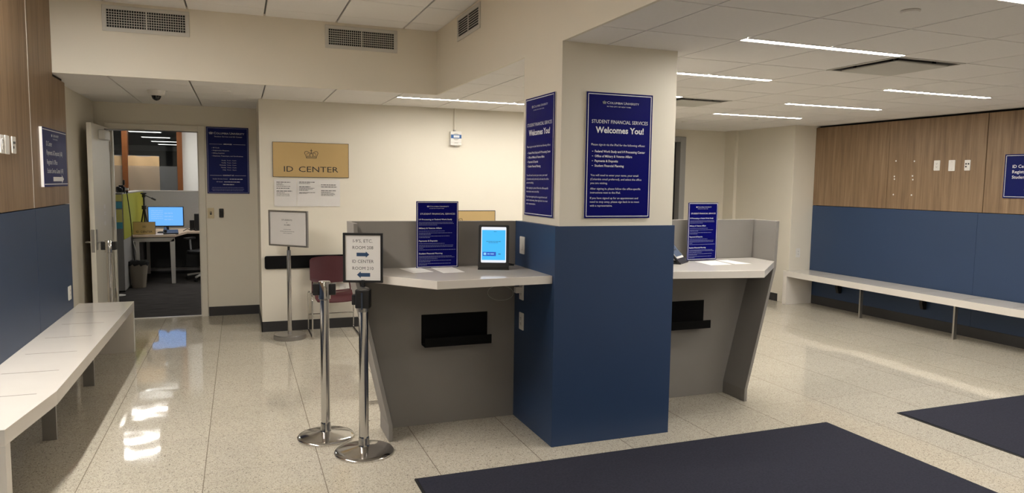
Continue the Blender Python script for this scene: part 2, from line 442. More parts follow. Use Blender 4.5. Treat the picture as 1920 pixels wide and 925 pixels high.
# baseboards
b = MB(); b.box(-.355, .203, YD-.008, YD, 0, .108); b.box(.195, .203, YI-.008, YD-.008, 0, .108); struct(b, 'baseboard_back', 'base')
struct(MB().box(.195, 5.0, YI-.008, YI, 0, .108), 'baseboard_center', 'base')
b = MB(); b.box(6.25, 6.97, 9.112, 9.12, 0, .108); b.box(7.012, 7.02, 7.9, 8.88, 0, .108); struct(b, 'baseboard_far', 'base')
struct(MB().box(XR-.012, XR, YB, 7.70, 0, .115), 'baseboard_right', 'base')
struct(MB().box(XL, XL+.012, YB, 7.11, 0, .10), 'baseboard_left', 'base')

# cladding: left wall
tn = [1]
def trim(mb, m, bevel=.0015):
    tn[0] += 1; return struct(mb, 'trim_%d' % tn[0], m, bevel)
YE = 7.125; ys = 5.99
trim(MB().prism([(ys+.006, 1.376), (YE, 1.376), (YE, H1-.028), (YS, H1-.028), (YS, 3.2), (ys+.006, 3.2)], 'x', -1.47, XL), 'wood')
for y0, y1 in ((4.78, ys-.006), (3.56, 4.768), (2.34, 3.548), (YB, 2.328)):
    trim(MB().box(-1.47, XL, y0, y1, 1.376, 3.2), 'wood')
trim(MB().box(-1.47, XL+.0012, ys-.007, ys+.007, 1.376, 3.2), 'alu_reveal', 0)
trim(MB().box(-1.47, XL-.02, 6.72, YE-.006, H1-.03, H1), 'reveal', 0)
for y0, y1 in ((6.013, YE), (3.58, 6.010), (1.14, 3.577), (YB, 1.137)):
    trim(MB().box(-1.47, XL, y0, y1, .0, 1.370), 'blue_wall')
# cladding: right wall
for y0, y1 in ((6.512, 7.70), (5.298, 6.508), (4.085, 5.290), (2.87, 4.08), (1.65, 2.865), (YB, 1.645)):
    trim(MB().box(XR, 7.45, y0, y1, 1.354, 2.404), 'wood')
for y0, y1 in ((5.342, 7.70), (2.90, 5.340), (YB, 2.898)):
    trim(MB().box(XR, 7.45, y0, y1, .0, 1.348), 'blue_wall')

# ceilings of lay-in tiles
def ceiling(x0, x1, y0, y1, z, gx, gy, holes=()):
    mb = MB()
    i0 = math.floor((x0-GX)/PX); i1 = math.ceil((x1-GX)/PX); j0 = math.floor((y0-GY)/PY); j1 = math.ceil((y1-GY)/PY)
    for i in range(i0, i1):
        for j in range(j0, j1):
            a, b = max(x0, GX+i*PX+gx/2), min(x1, GX+(i+1)*PX-gx/2); c, d = max(y0, GY+j*PY+gy/2), min(y1, GY+(j+1)*PY-gy/2)
            if b-a < .02 or d-c < .02: continue
            if any(abs((a+b)/2-hx) < .15 and abs((c+d)/2-hy) < .15 for hx, hy in holes): continue
            mb.box(a, b, c, d, z, z+.022)
    return mb
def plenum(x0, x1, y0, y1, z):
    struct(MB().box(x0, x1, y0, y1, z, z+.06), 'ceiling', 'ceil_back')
DIFF = [(GX+8.5*PX, GY+1.5*PY), (GX+8.5*PX, GY+5.5*PY)]
struct(ceiling(XL, XB, YB, YS, H2, .016, .005), 'ceiling', 'tile')
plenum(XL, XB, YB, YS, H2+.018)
c = ceiling(-1.47, .203, YS+.02, YD, H1, .014, .005); c2 = ceiling(.203, 5.0, YS+.02, YI, H1, .012, .005, DIFF)
c.add(c2.v, c2.f)
struct(c, 'ceiling', 'tile')
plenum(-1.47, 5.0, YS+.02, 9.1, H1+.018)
c = ceiling(XB+.02, 7.45, YB, YS+.02, H1, .009, .009, DIFF); c2 = ceiling(5.0, 7.45, YS+.02, 9.12, H1, .009, .009)
c.add(c2.v, c2.f)
struct(c, 'ceiling', 'tile')
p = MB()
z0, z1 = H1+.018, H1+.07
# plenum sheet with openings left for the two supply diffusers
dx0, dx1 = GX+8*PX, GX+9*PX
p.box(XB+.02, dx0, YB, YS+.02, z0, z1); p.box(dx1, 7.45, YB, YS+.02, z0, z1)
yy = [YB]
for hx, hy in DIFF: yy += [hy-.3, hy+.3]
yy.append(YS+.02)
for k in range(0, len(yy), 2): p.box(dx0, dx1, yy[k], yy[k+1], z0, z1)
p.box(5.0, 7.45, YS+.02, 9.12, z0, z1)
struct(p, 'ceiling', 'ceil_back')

# ------------------------------------------------------------------ ceiling lights
def strip(x0, x1, yc, z, label, wd=.050, group=None, m='light'):
    t = thing('ceiling_light', label, 'ceiling light', ((x0+x1)/2, yc, z), 0, group)
    L = x1-x0
    h = MB(); h.box(-L/2, L/2, -wd/2-.004, -wd/2, -.006, .0); h.box(-L/2, L/2, wd/2, wd/2+.004, -.006, .0); h.box(-L/2-.004, -L/2, -wd/2, wd/2, -.006, 0); h.box(L/2, L/2+.004, -wd/2, wd/2, -.006, 0)
    h.build('housing', 'white_plastic', t)
    MB().box(-L/2, L/2, -wd/2, wd/2, -.005, -.001).build('diffuser', m, t)
    return t
A0, A1, B0, B1 = GX+6*PX-.01, GX+8*PX-.02, GX+10*PX-.02, GX+12*PX
strip(A0, A1, 3.375, H1, 'long linear ceiling light nearest the white column front')
strip(A0, A1, 4.565, H1, 'linear ceiling light emerging from behind the column top')
strip(A0, A1, 5.765, H1, 'linear ceiling light almost wholly hidden behind the column, small tip showing')
strip(A0, A1, 2.20, H1, 'linear ceiling light cut by the top right corner of the photo')
strip(A0, A1, .95, H1, 'linear ceiling light over the entrance rugs, nearer row', group='ceiling lights outside the view')
strip(A0, A1, -.3, H1, 'linear ceiling light over the entrance rugs, nearer row', group='ceiling lights outside the view')
strip(B0, B1, 4.575, H1, 'linear ceiling light nearest the wood panelled right wall')
strip(B0, B1, 5.75, H1, 'middle linear ceiling light of the right hand row')
strip(B0, B1, 6.90, H1, 'farthest linear ceiling light of the right hand row')
for y in (3.375, 2.2, .95, -.3):
    strip(B0, B1, y, H1, 'linear ceiling light over the right hand rug, outside the view', group='ceiling lights outside the view')
strip(1.47, 3.90, 7.02, H1, 'linear ceiling light in the low ceiling before the plaque wall')
def strip_y(x, y0, y1, z, label, wd=.055, group=None):
    t = strip(-(y1-y0)/2, (y1-y0)/2, 0, z, label, wd, group, 'light_wall')
    t.location = (x, (y0+y1)/2, z); t.rotation_euler = (0, 0, PI/2); return t
for y0, y1 in ((3.95, 5.10), (2.70, 3.85)):
    strip_y(-1.26, y0, y1, H2, 'linear ceiling light beside the top of left wood panelling', .085, 'wall lights outside the view')
for y in (.2, -1.4):  # unseen strips added to brighten the floor near the camera
    strip(-1.2, .0, y, H2, 'added high ceiling linear light brightening the near floor', group='added high ceiling lights outside the view')

# supply diffusers
def diffuser(x, y, label):
    t = thing('air_diffuser', label, 'air diffuser', (x, y, H1), 0)
    f = MB(); a, b_, wd = .300, .300, .022
    f.box(-a, a, -b_, -b_+wd, -.003, .012); f.box(-a, a, b_-wd, b_, -.003, .012); f.box(-a, -a+wd, -b_+wd, b_-wd, -.003, .012); f.box(a-wd, a, -b_+wd, b_-wd, -.003, .012)
    f.build('frame', 'vent', t)
    d = MB(); q = .278
    for s in (-1, 1):
        d.add([(s*q, -q, .0), (s*q, q, .0), (s*.24, .24, .11), (s*.24, -.24, .11)], [(0,1,2,3)])
        d.add([(-q, s*q, .0), (q, s*q, .0), (.24, s*.24, .11), (-.24, s*.24, .11)], [(0,1,2,3)])
    d.add([(-.24, -.24, .11), (.24, -.24, .11), (.24, .24, .11), (-.24, .24, .11)], [(0,1,2,3)])
    d.build('duct_box', 'duct_grey', t)
    MB().prism(rrect(-.232, .232, -.232, .232, .01), 'z', -.016, -.006).build('plaque', 'vent', t, .002)
    for sx in (-1, 1):
        for sy in (-1, 1): MB().box(sx*.17-.008, sx*.17+.008, sy*.17-.008, sy*.17+.008, -.006, .11).build('bracket', 'duct', t)
diffuser(*DIFF[0], 'square ceiling air diffuser nearest, between light strips')
diffuser(*DIFF[1], 'square ceiling air diffuser partly hidden behind the column')

def round_plate(x, y, z, r, label, name='ceiling_speaker', cat='speaker', d=.012):
    t = thing(name, label, cat, (x, y, z))
    MB().lathe([(r, 0), (r, -d*.6), (r*.93, -d)], seg=40).build('cover', 'tile', t, smooth=35)
    MB().lathe([(r*1.03, .0), (r*1.03, -.003)], seg=40).build('rim', 'vent', t)
round_plate(2.95, 2.53, H1, .042, 'round concealed sprinkler cap at top right of the near ceiling', 'sprinkler_cap', 'sprinkler', .012)
round_plate(-.09, 7.30, H1, .035, 'small sprinkler cap right of the dome camera', 'sprinkler_cap', 'sprinkler', .008)
round_plate(6.00, 7.29, H1, .04, 'sprinkler cap behind the farthest right light strip', 'sprinkler_cap', 'sprinkler', .010)
round_plate(5.43, 7.97, H1, .03, 'small sprinkler cap close to the column at far ceiling', 'sprinkler_cap', 'sprinkler', .008)

# dome camera
t = thing('dome_camera', 'white ceiling dome camera with dark bubble before the doorway', 'security camera', (-.715, 7.60, H1))
MB().lathe([(.078, 0), (.078, -.012), (.070, -.038), (.055, -.046), (.044, -.047)], seg=36).build('housing', 'white_plastic', t, smooth=40)
MB().lathe([(.043, -.044), (.041, -.060), (.033, -.078), (.020, -.090), (.003, -.095)], seg=32).build('dome', 'dome', t, smooth=60)
MB().lathe([(.047, -.046), (.047, -.050), (.042, -.050)], seg=32).build('trim_ring', 'vent', t, smooth=40)
MB().box(.083, .10, -.004, .004, -.006, 0).build('indicator', 'vent', t)

# supply grilles in the bulkhead
def grille(t, w, h, nv, nh):
    f = MB(); wd = .032
    f.box(-w/2, w/2, -.010, 0, -h/2, -h/2+wd); f.box(-w/2, w/2, -.010, 0, h/2-wd, h/2); f.box(-w/2, -w/2+wd, -.010, 0, -h/2+wd, h/2-wd); f.box(w/2-wd, w/2, -.010, 0, -h/2+wd, h/2-wd)
    f.build('frame', 'vent', t, .002)
    x0, x1, z0, z1 = -w/2+wd, w/2-wd, -h/2+wd, h/2-wd
    MB().box(x0, x1, -.0015, -.0005, z0, z1).build('duct_opening', 'duct', t)
    s = MB()
    for i in range(1, nh): z = z0+(z1-z0)*i/nh; s.box(x0, x1, -.009, -.004, z-.0022, z+.0022)
    s.build('louver', 'vent', t)
    if nv:
        s = MB()
        for i in range(1, nv): x = x0+(x1-x0)*i/nv; s.box(x-.0018, x+.0018, -.006, -.002, z0, z1)
        s.build('vertical_vane', 'vent', t)
    MB().box(-.006, .006, -.0095, -.002, z0, z1).build('mullion', 'vent', t)
t = thing('air_grille', 'wide air grille above the doorway, left on bulkhead', 'air vent', (-.686, YS, 2.892)); grille(t, .645, .207, 32, 7)
t = thing('air_grille', 'wide air grille in bulkhead above the brass plaque', 'air vent', (1.072, YS, 2.891)); grille(t, .652, .203, 32, 7)
t = thing('air_grille', 'air grille on the beam side left of the column', 'air vent', (XB, 5.685, 2.900), -PI/2); grille(t, .615, .20, 0, 7)

# ------------------------------------------------------------------ doors
# office doorway frame
fr = MB(); fw = .066
fr.box(-1.362-fw, -1.362, YD-.022, 9.12, 0, 2.137+fw); fr.box(-.427, -.427+fw, YD-.022, 9.12, 0, 2.137+fw); fr.box(-1.362, -.427, YD-.022, 9.12, 2.137, 2.137+fw)
fr.box(-1.362, -1.303, 9.05, 9.12, 0, 2.137); fr.box(-.442, -.427, 9.05, 9.12, 0, 2.137)
struct(fr, 'trim_40', 'frame_paint', .003)
b = MB(); b.box(-.4285, -.4265, 8.985, 9.03, .93, 1.05); tag(b.build('strike_plate', 'steel'), 'steel strike plate in the right jamb of the office doorway', 'strike plate')
# open leaf
hx, hy = -1.322, 8.962
ex, ey = -1.350, 8.115
ang = math.atan2(ey-hy, ex-hx)
t = thing('door_1', 'cream office door standing open into the lobby behind the left bench', 'door', (hx, hy, .008), ang); t['kind'] = 'structure'
Ld = math.hypot(ex-hx, ey-hy)
# local x runs from the hinge to the free edge; the visible face is at +y
MB().box(.004, Ld, -.045, 0, 0, 2.135).build('leaf', 'frame_paint', t, .002)
MB().box(Ld-.001, Ld+.0015, -.038, -.007, .845, 1.075).build('lock_edge_plate', 'steel', t)
h = MB(); h.box(Ld-.075, Ld-.03, 0, .008, .865, 1.075); h.build('escutcheon', 'steel', t, .004)
h = MB(); h.tube([(Ld-.052, .004, .945), (Ld-.052, .055, .945)], .010); h.tube(fillet([(Ld-.052, .05, .945), (Ld-.16, .055, .945)], .01), .009); h.build('lever_handle', 'steel', t, smooth=40)
h = MB(); h.box(Ld-.075, Ld-.03, -.053, -.045, .865, 1.075); h.build('escutcheon', 'steel', t, .004)
h = MB(); h.tube([(Ld-.052, -.05, .945), (Ld-.052, -.10, .945)], .010); h.tube([(Ld-.052, -.095, .945), (Ld-.15, -.10, .945)], .009); h.build('lever_handle', 'steel', t, smooth=40)
h = MB(); h.box(.30, .56, 0, .065, 1.985, 2.085); h.build('door_closer', 'vent', t, .010, seg=3)
h = MB(); h.tube([(.43, .04, 2.095), (.20, .16, 2.11)], .010, 8); h.tube([(.20, .16, 2.11), (.06, .36, 2.125)], .009, 8); h.build('closer_arm', 'steel', t, smooth=40)
h = MB()
h.box(.33, .40, 0, .0006, 1.27, 1.31); h.box(.33, .40, 0, .0006, 1.22, 1.232); h.box(.33, .40, 0, .0006, 1.20, 1.21); h.box(.33, .40, 0, .0006, 1.09, 1.13)
h.build('tape_remnant', 'paper', t)
for z in (.25, 1.05, 1.88): MB().cyl(-.004, .004, z, z+.11, .009, 12).build('hinge', 'steel', t)

# far door on the right
f = MB(); f.box(5.16, 5.22, 9.09, 9.3, 0, 2.32); f.box(6.15, 6.245, 9.09, 9.3, 0, 2.32); f.box(5.22, 6.15, 9.09, 9.3, 2.245, 2.32)
struct(f, 'trim_41', 'grey_door', .003)
t = thing('door_2', 'grey far door mostly hidden behind the column, frame edge showing', 'door', (5.67, 9.20, .005)); t['kind'] = 'structure'
MB().box(-.45, .425, 0, .045, 0, 2.235).build('leaf', 'grey_door', t, .003)
MB().box(.425, .48, .01, .04, 0, 2.235).build('edge_gap', 'black', t)
h = MB(); h.tube([(-.38, -.03, 1.0), (-.28, -.03, 1.0)], .01); h.tube([(-.38, 0, 1.0), (-.38, -.03, 1.0)], .01); h.build('lever_handle', 'steel', t)
t = thing('door_sign', 'blue sign strip on the far grey door beside the column', 'sign', (5.93, 9.197, 1.70))
MB().box(-.20, .115, -.006, 0, -.24, .22).build('face_panel', 'sign_navy', t)
MB().box(-.20, .115, 0, .003, -.24, .22).build('backing', 'silver', t)

# ------------------------------------------------------------------ benches
def bench(t, sgn, y_near, y_far, x_wall, x_front, x_near, y_kink, zt, legs, grooves, lt=.075, lw=.038):
    """local frame = world; sgn=+1 when the bench front faces +x"""
    ends = .07
    pts = [(x_wall, y_near), (x_near, y_near), (x_front, y_kink), (x_front, y_far), (x_wall, y_far)]
    top = MB().prism(pts, 'z', zt-lt, zt).build('seat_slab', 'quartz', t, .002)
    MB().box(min(x_wall, x_front), max(x_wall, x_front), y_far-ends, y_far, 0, zt-lt).build('end_panel', 'quartz', t, .002)
    MB().box(min(x_wall, x_near), max(x_wall, x_near), y_near, y_near+ends, 0, zt-lt).build('end_panel', 'quartz', t, .002)
    for y, xc in legs:
        MB().box(xc-lw, xc+lw, y-.010, y+.010, 0, zt-lt).build('leg', 'dark_steel' , t, .001)
    xg0, xg1 = x_wall+sgn*.07, x_front-sgn*.085
    for y in grooves: MB().box(min(xg0, xg1), max(xg0, xg1), y-.003, y+.003, zt-.001, zt+.0006).build('groove', 'groove', t)
    for y in [(a[0]) for a in legs]:
        for dy in (.58,):
            MB().prism([(x_wall, zt-lt), (x_wall+sgn*.07, zt-lt), (x_wall+sgn*.07, zt-lt-.10), (x_wall+sgn*.045, zt-lt-.17), (x_wall, zt-lt-.17)], 'y', y+dy-.02, y+dy+.02).build('bracket', 'black', t)
t = thing('bench', 'white quartz bench along the left wall under wood panelling', 'bench')
bench(t, 1, 3.72, 7.335, XL+.001, -.928, -1.005, 4.33, .465, [(4.95, -1.107), (6.17, -1.107)], [4.30, 4.80, 5.30, 5.80, 6.31, 6.83])
t = thing('bench', 'white quartz bench along the right blue wall', 'bench')
bench(t, -1, 3.55, 7.700, XR-.013, 6.925, 7.06, 4.62, .459, [(6.55, 7.11), (5.306, 7.10), (4.1, 7.15)], [7.20, 6.70, 6.19, 5.68, 5.165, 4.65, 4.15], lw=.022)

# ------------------------------------------------------------------ counters
ZC, TC = 1.050, .048
def prof(inner, outer): return inner+outer[::-1]
tl = thing('service_counter', 'grey counter with white top left of the blue column', 'counter')
ep = [(.857, 0), (.857, .10), (.660, 1.0), (.650, 1.350)]
MB().prism(ep+[(x-.024, z) for x, z in ep[::-1]], 'y', 4.25, 4.535).build('end_panel', 'grey_lam', tl, .0015)
MB().prism(ep+[(1.7448, 1.346), (1.7448, 0)], 'y', 4.4885, 4.525).build('back_panel', 'grey_lam', tl, .001)
MB().prism([(1.744, 3.868), (1.022, 3.825), (.672, 4.262), (.662, 4.49), (1.744, 4.49)], 'z', ZC-TC, ZC).build('countertop', 'quartz', tl, .002)
tr = thing('service_counter', 'grey counter with white top right of the blue column', 'counter')
ep = [(3.488, 0), (3.488, .09), (3.706, 1.0), (3.716, 1.346)]
MB().prism(ep+[(x+.024, z) for x, z in ep[::-1]], 'y', 4.222, 4.52).build('end_panel', 'grey_lam', tr, .0015)
MB().prism(ep+[(2.5745, 1.346), (2.5745, 0)], 'y', 4.476, 4.51).build('back_panel', 'grey_lam', tr, .001)
MB().prism([(2.575, 3.862), (3.215, 3.745), (3.69, 4.20), (3.712, 4.474), (2.575, 4.474)], 'z', ZC-TC, ZC).build('countertop', 'quartz', tr, .002)

def tray(x0, x1, y, label):
    t = thing('wall_tray', label, 'wall tray', ((x0+x1)/2, y, .545))
    w = (x1-x0)/2
    MB().box(-w, w, -.006, 0, 0, .192).build('back_plate', 'matte_black', t, .002)
    b = MB(); b.box(-w, w, -.092, -.006, -.006, 0); b.build('shelf', 'matte_black', t, .002)
    MB().box(-w, w, -.098, -.092, -.006, .055).build('front_lip', 'matte_black', t, .002)
tray(1.094, 1.548, 4.491, 'black metal wall tray under the left counter')
tray(2.80, 3.279, 4.475, 'black metal wall tray under the right counter')

# ------------------------------------------------------------------ wall plates
def plate(name, label, cat, loc, rz, w, h, kind, m='white_plastic', group=None):
    t = thing(name, label, cat, loc, rz, group)
    MB().prism(rrect(-w/2, w/2, -h/2, h/2, .006, 3), 'y', -.006, 0).build('cover_plate', m, t, .0015)
    if kind == 'duplex':
        rc = MB().prism(rrect(-.018, .018, -.036, .036, .006, 3), 'y', -.0085, -.006).build('receptacle', m, t, .001)
        d = MB()
        for z in (-.018, .018):
            d.box(-.008, -.0055, -.0092, -.0085, z, z+.009); d.box(.0055, .008, -.0092, -.0085, z, z+.009); d.lathe([(.003, -.0092), (.003, -.0085)], 0, 0, z-.006, 10, 'y')
        d.build('slot', 'ink', rc)
    elif kind == 'toggle':
        MB().box(-.010, .010, -.0075, -.006, -.018, .018).build('switch_slot', 'ink', t)
        MB().prism([(-.006, -.002), (-.016, .010), (-.013, .014), (-.006, .008)], 'x', -.005, .005).build('toggle', m, t)
    elif kind == 'rocker':
        MB().prism([(-.006, -.033), (-.010, -.030), (-.0075, 0), (-.006, .033)], 'x', -.017, .017).build('rocker', m, t)
    elif kind == 'data':
        d = MB()
        for x, z in ((-.014, .015), (.014, .015), (-.014, -.015)): d.box(x-.008, x+.008, -.008, -.006, z-.008, z+.008)
        d.build('jack', 'ink', t)
    elif kind == 'blank':
        d = MB()
        for z in (-.04, .04): d.lathe([(.004, -.0075), (.004, -.006)], 0, 0, z, 10, 'y')
        d.build('screw', 'silver', t)
    return t
R90 = PI/2
# left wall (faces +x)
plate('power_outlet', 'white outlet plate cut by the left edge of the photo', 'outlet', (XL, 5.30, 1.80), R90, .085, .115, 'duplex')
plate('blank_plate', 'middle white blank plate of the three on left wood', 'wall plate', (XL, 5.40, 1.80), R90, .085, .118, 'blank')
plate('data_plate', 'white data plate nearest the blue arrow sign on left wood', 'wall plate', (XL, 5.545, 1.805), R90, .085, .11, 'data')
plate('power_outlet', 'white outlet on the left blue panel just above the bench', 'outlet', (XL, 6.98, .615), R90, .10, .118, 'duplex')
# right wall (faces -x)
plate('power_outlet', 'leftmost white outlet of three plates on right wood panel', 'outlet', (XR, 5.857, 1.863), -R90, .075, .115, 'duplex')
plate('blank_plate', 'white blank plate between two others on right wood panel', 'wall plate', (XR, 5.676, 1.859), -R90, .077, .121, 'blank')
plate('data_plate', 'white data plate nearest the right panel seam', 'wall plate', (XR, 5.494, 1.859), -R90, .066, .114, 'data')
plate('power_outlet', 'white outlet on the cream return wall beside the right bench', 'outlet', (7.165, 7.704, .697), 0, .07, .125, 'duplex')
i = 0
spots = [(6.152, 1.918), (6.165, 1.747), (6.158, 1.704), (6.163, 1.523), (6.403, 1.927), (6.413, 1.742), (6.410, 1.710), (6.412, 1.524)]
proto = None
for y, z in spots:
    if proto is None:
        proto = MB().lathe([(.008, -.003), (.010, 0)], seg=12, axis='y').build('wall_anchor', 'paper'); o = proto
        o.rotation_euler = (0, 0, -R90)
    else: o = proto.copy(); COL.objects.link(o)
    o.location = (XR, y, z)
    lr = 'nearer' if y < 6.3 else 'farther'
    tag(o, 'small pale screw plug left bare on the middle right wood panel', 'wall plug', 'bare screw plugs on the right wood panel')
# door wall
plate('key_switch', 'ivory switch plate right of the office doorway', 'switch', (-.311, YD, 1.207), 0, .07, .122, 'toggle', 'ivory')
t = thing('card_reader', 'slim black card reader right of the ivory switch', 'card reader', (-.198, YD, 1.209))
MB().prism(rrect(-.024, .024, -.052, .052, .008), 'y', -.022, 0).build('body', 'black', t, .003)
MB().box(-.016, .016, -.0235, -.022, -.035, .03).build('sensor_face', 'dome', t)
# plaque wall
plate('power_outlet', 'white outlet under the black wall rail behind burgundy chair', 'outlet', (1.06, YI, .425), 0, .115, .118, 'duplex')
# column left side (faces -x)
plate('switch_plate', 'white switch plate on the blue column just above counter', 'switch', (1.745, 4.356, 1.192), -R90, .082, .115, 'rocker')
plate('power_outlet', 'upper white outlet under the left counter on blue column', 'outlet', (1.745, 4.357, .885), -R90, .07, .115, 'duplex')
plate('power_outlet', 'lower white outlet on the blue column under left counter', 'outlet', (1.745, 4.352, .684), -R90, .075, .115, 'duplex')
# charger and cable hanging under the counter
t = thing('charger', 'small white charger with looped cable under left counter', 'charger', (1.739, 4.357, .895))
MB().box(-.045, 0, -.02, .02, -.02, .02).build('plug_body', 'white_plastic', t, .004)
pts = []
for k in range(25):
    a = k/24*2*PI
    pts.append((-.135+.09*math.cos(a), .03+.015*math.sin(a)*2, -.02+.045*math.sin(a)))
c = MB(); c.tube([(-.04, 0, 0)]+pts, .0016, 6); c.build('cable', 'vent', t, smooth=60)

# ------------------------------------------------------------------ posters and signs
def logo(mb, W, Hh, u0, u1, v, h, v2, h2, u1b):
    x = lambda u: -W/2+u*W
    z = lambda v: Hh/2-v*Hh
    cw = h*Hh*2.0
    crown(mb, x(u0)+cw*.5, z(v), cw, .10, solid=True)
    xs = x(u0)+cw*1.25
    wd = x(u1)-xs
    text(mb, 'C', xs, z(v), h*Hh*1.2, wd*.075); text(mb, 'OLUMBIA', xs+wd*.085, z(v), h*Hh, wd*.405)
    text(mb, 'U', xs+wd*.52, z(v), h*Hh*1.2, wd*.07); text(mb, 'NIVERSITY', xs+wd*.60, z(v), h*Hh, wd*.40)
    if v2: text(mb, 'IN THE CITY OF NEW YORK', xs, z(v2), h2*Hh, x(u1b)-xs)
class Blocks:
    """one mesh per block of lettering"""
    def __init__(s, t, m='sign_white'): s.t = t; s.m = m
    def put(s, name, fn, m=None):
        mb = MB(); fn(mb); return mb.build(name, m or s.m, s.t)
def welcome(t, W, Hh):
    board(t, W, Hh, .012); border(t, W, Hh, .009, .0045)
    x = lambda u: -W/2+u*W
    z = lambda v: Hh/2-v*Hh
    B = Blocks(t)
    B.put('logo', lambda L: logo(L, W, Hh, .235, .785, .088, .016, .113, .0085, .665))
    B.put('heading', lambda L: text(L, 'STUDENT FINANCIAL SERVICES', x(.08), z(.243), .027*Hh, .85*W))
    B.put('welcome_line', lambda L: text(L, 'Welcomes You!', x(.14), z(.318), .046*Hh, .73*W, bold=.028))
    B.put('intro_line', lambda L: text(L, 'Please sign-in via the iPad for the following offices:', x(.08), z(.420), .0165*Hh, .815*W))
    def bl(L):
        for v, s, u1 in ((.474, 'Federal Work Study and I-9 Processing Center', .90), (.512, 'Office of Military & Veteran Affairs', .70), (.550, 'Payments & Deposits', .485), (.588, 'Student Financial Planning', .575)):
            text(L, s, x(.135), z(v), .0175*Hh, (u1-.135)*W, bold=.018)
            stroke(L, [(x(.095), z(v-.008)), (x(.108), z(v-.008))], .003)
    B.put('bullet_list', bl)
    for para in (((.663, 'You will need to enter your name, your email', .805), (.695, '(Columbia email preferred), and select the office', .855), (.726, 'you are visiting.', .335)),
                 ((.771, 'After signing in, please follow the office-specific', .845), (.802, 'instructions next to the iPad.', .535)),
                 ((.846, 'If you have signed up for an appointment and', .81), (.876, 'need to step away, please sign back in to meet', .83), (.907, 'with a representative.', .415))):
        def pf(L):
            for v, s, u1 in para: text(L, s, x(.078), z(v), .0155*Hh, (u1-.078)*W)
        B.put('paragraph', pf)
t = thing('poster', 'large blue welcome poster on the front face of the column', 'poster', (2.160, 3.841, 1.772)); welcome(t, .452, .752)
t = thing('poster', 'blue welcome poster on the left side of the column', 'poster', (XB-.012, 4.155, 1.770), -R90); welcome(t, .460, .752)

def services(t, W, Hh):
    board(t, W, Hh, .006, back='silver'); border(t, W, Hh, .005, .0035)
    x = lambda u: -W/2+u*W
    z = lambda v: Hh/2-v*Hh
    B = Blocks(t)
    B.put('logo', lambda L: logo(L, W, Hh, .25, .77, .085, .015, .112, .008, .655))
    B.put('heading', lambda L: text(L, 'STUDENT FINANCIAL SERVICES', x(.09), z(.200), .024*Hh, .83*W))
    for v, s, u1 in ((.281, 'I-9 Processing or Federal Work Study', .85), (.412, 'Military & Veteran Affairs', .60), (.602, 'Payments & Deposits', .50), (.792, 'Student Financial Planning', .62)):
        B.put('section_title', lambda L: text(L, s, x(.06), z(v), .020*Hh, (u1-.06)*W, bold=.022))
    for rows in (((.318, .87), (.337, .89), (.358, .49)), ((.449, .67), (.477, .85), (.497, .35), (.524, .80), (.545, .32)), ((.636, .67), (.663, .88), (.684, .87), (.707, .16), (.730, .94)), ((.827, .85), (.845, .91), (.866, .50), (.893, .84), (.911, .34), (.939, .82), (.958, .25))):
        def fp(F):
            for v, u1 in rows: bars(F, x(.06), x(u1), z(v), .0068*Hh, int(v*1000))
        B.put('fine_print', fp, 'sign_fine')
    f = MB(); f.box(-W/2, W/2, .006, .035, -Hh/2, -Hh/2+.003); f.build('foot', 'silver', t)
t = thing('counter_sign', 'blue services sign standing on the left counter', 'sign', (1.187, 4.44, ZC+.214)); services(t, .277, .428)
t = thing('counter_sign', 'blue services sign standing on the right counter, leaning away', 'sign', (3.192, 4.40, ZC+.214), math.radians(4)); services(t, .272, .424)

# sign by the office door
t = thing('wall_sign', 'navy hours sign between the office doorway and wall corner', 'sign', (-.113, YD-.010, 1.818))
W, Hh = .455, .765
board(t, W, Hh, .010, 'sign_navy', 'ink'); border(t, W, Hh, .010, .005, 'sign_fine')
x = lambda u: -W/2+u*W
z = lambda v: Hh/2-v*Hh
B = Blocks(t)
def hd(L):
    logo(L, W, Hh, .065, .90, .108, .026, None, 0, 0); text(L, 'Student Service and ID Center', x(.19), z(.150), .016*Hh, .66*W)
B.put('logo', hd)
def hd(L):
    text(L, 'SERVICES', x(.5), z(.263), .015*Hh, .20*W, 'c', bold=.02)
    for a, b_ in ((.07, .37), (.63, .92)): stroke(L, [(x(a), z(.257)), (x(b_), z(.257))], .0025)
B.put('section_title', hd)
def hd(L):
    for v, s, u1 in ((.318, 'ID Cards', .30), (.358, 'Registration Requests', .53), (.398, 'Billing Inquiries', .42), (.440, 'Diplomas, Transcripts, and Certifications', .86)):
        text(L, s, x(.155), z(v), .014*Hh, (u1-.155)*W); stroke(L, [(x(.125), z(v-.006)), (x(.135), z(v-.006))], .0025)
B.put('bullet_list', hd)
def hd(L):
    for v, s in ((.505, 'Monday'), (.540, 'Tuesday'), (.576, 'Wednesday'), (.612, 'Thursday'), (.648, 'Friday')):
        text(L, s, x(.45), z(v), .013*Hh, None, 'r'); text(L, '9 a.m. - 5 p.m.', x(.48), z(v), .013*Hh, .22*W)
B.put('opening_hours', hd)
def hd(L):
    text(L, 'CONTACT US', x(.5), z(.732), .015*Hh, .26*W, 'c', bold=.02)
    for a, b_ in ((.07, .35), (.65, .92)): stroke(L, [(x(a), z(.726)), (x(b_), z(.726))], .0025)
B.put('section_title', hd)
def hd(L):
    text(L, 'Student Service Center:', x(.13), z(.785), .013*Hh, .36*W); bars(L, x(.53), x(.84), z(.785), .009*Hh, 3)
    text(L, 'ID Center:', x(.22), z(.828), .013*Hh, .15*W); bars(L, x(.40), x(.77), z(.828), .009*Hh, 4)
    bars(L, x(.37), x(.63), z(.868), .009*Hh, 5)
B.put('contact_lines', hd)
def hd(L):
    for k, (v, a, b_) in enumerate(((.925, .14, .88), (.948, .13, .89), (.970, .15, .87))): bars(L, x(a-.03), x(b_-.02), z(v-.012), .006*Hh, 20+k)
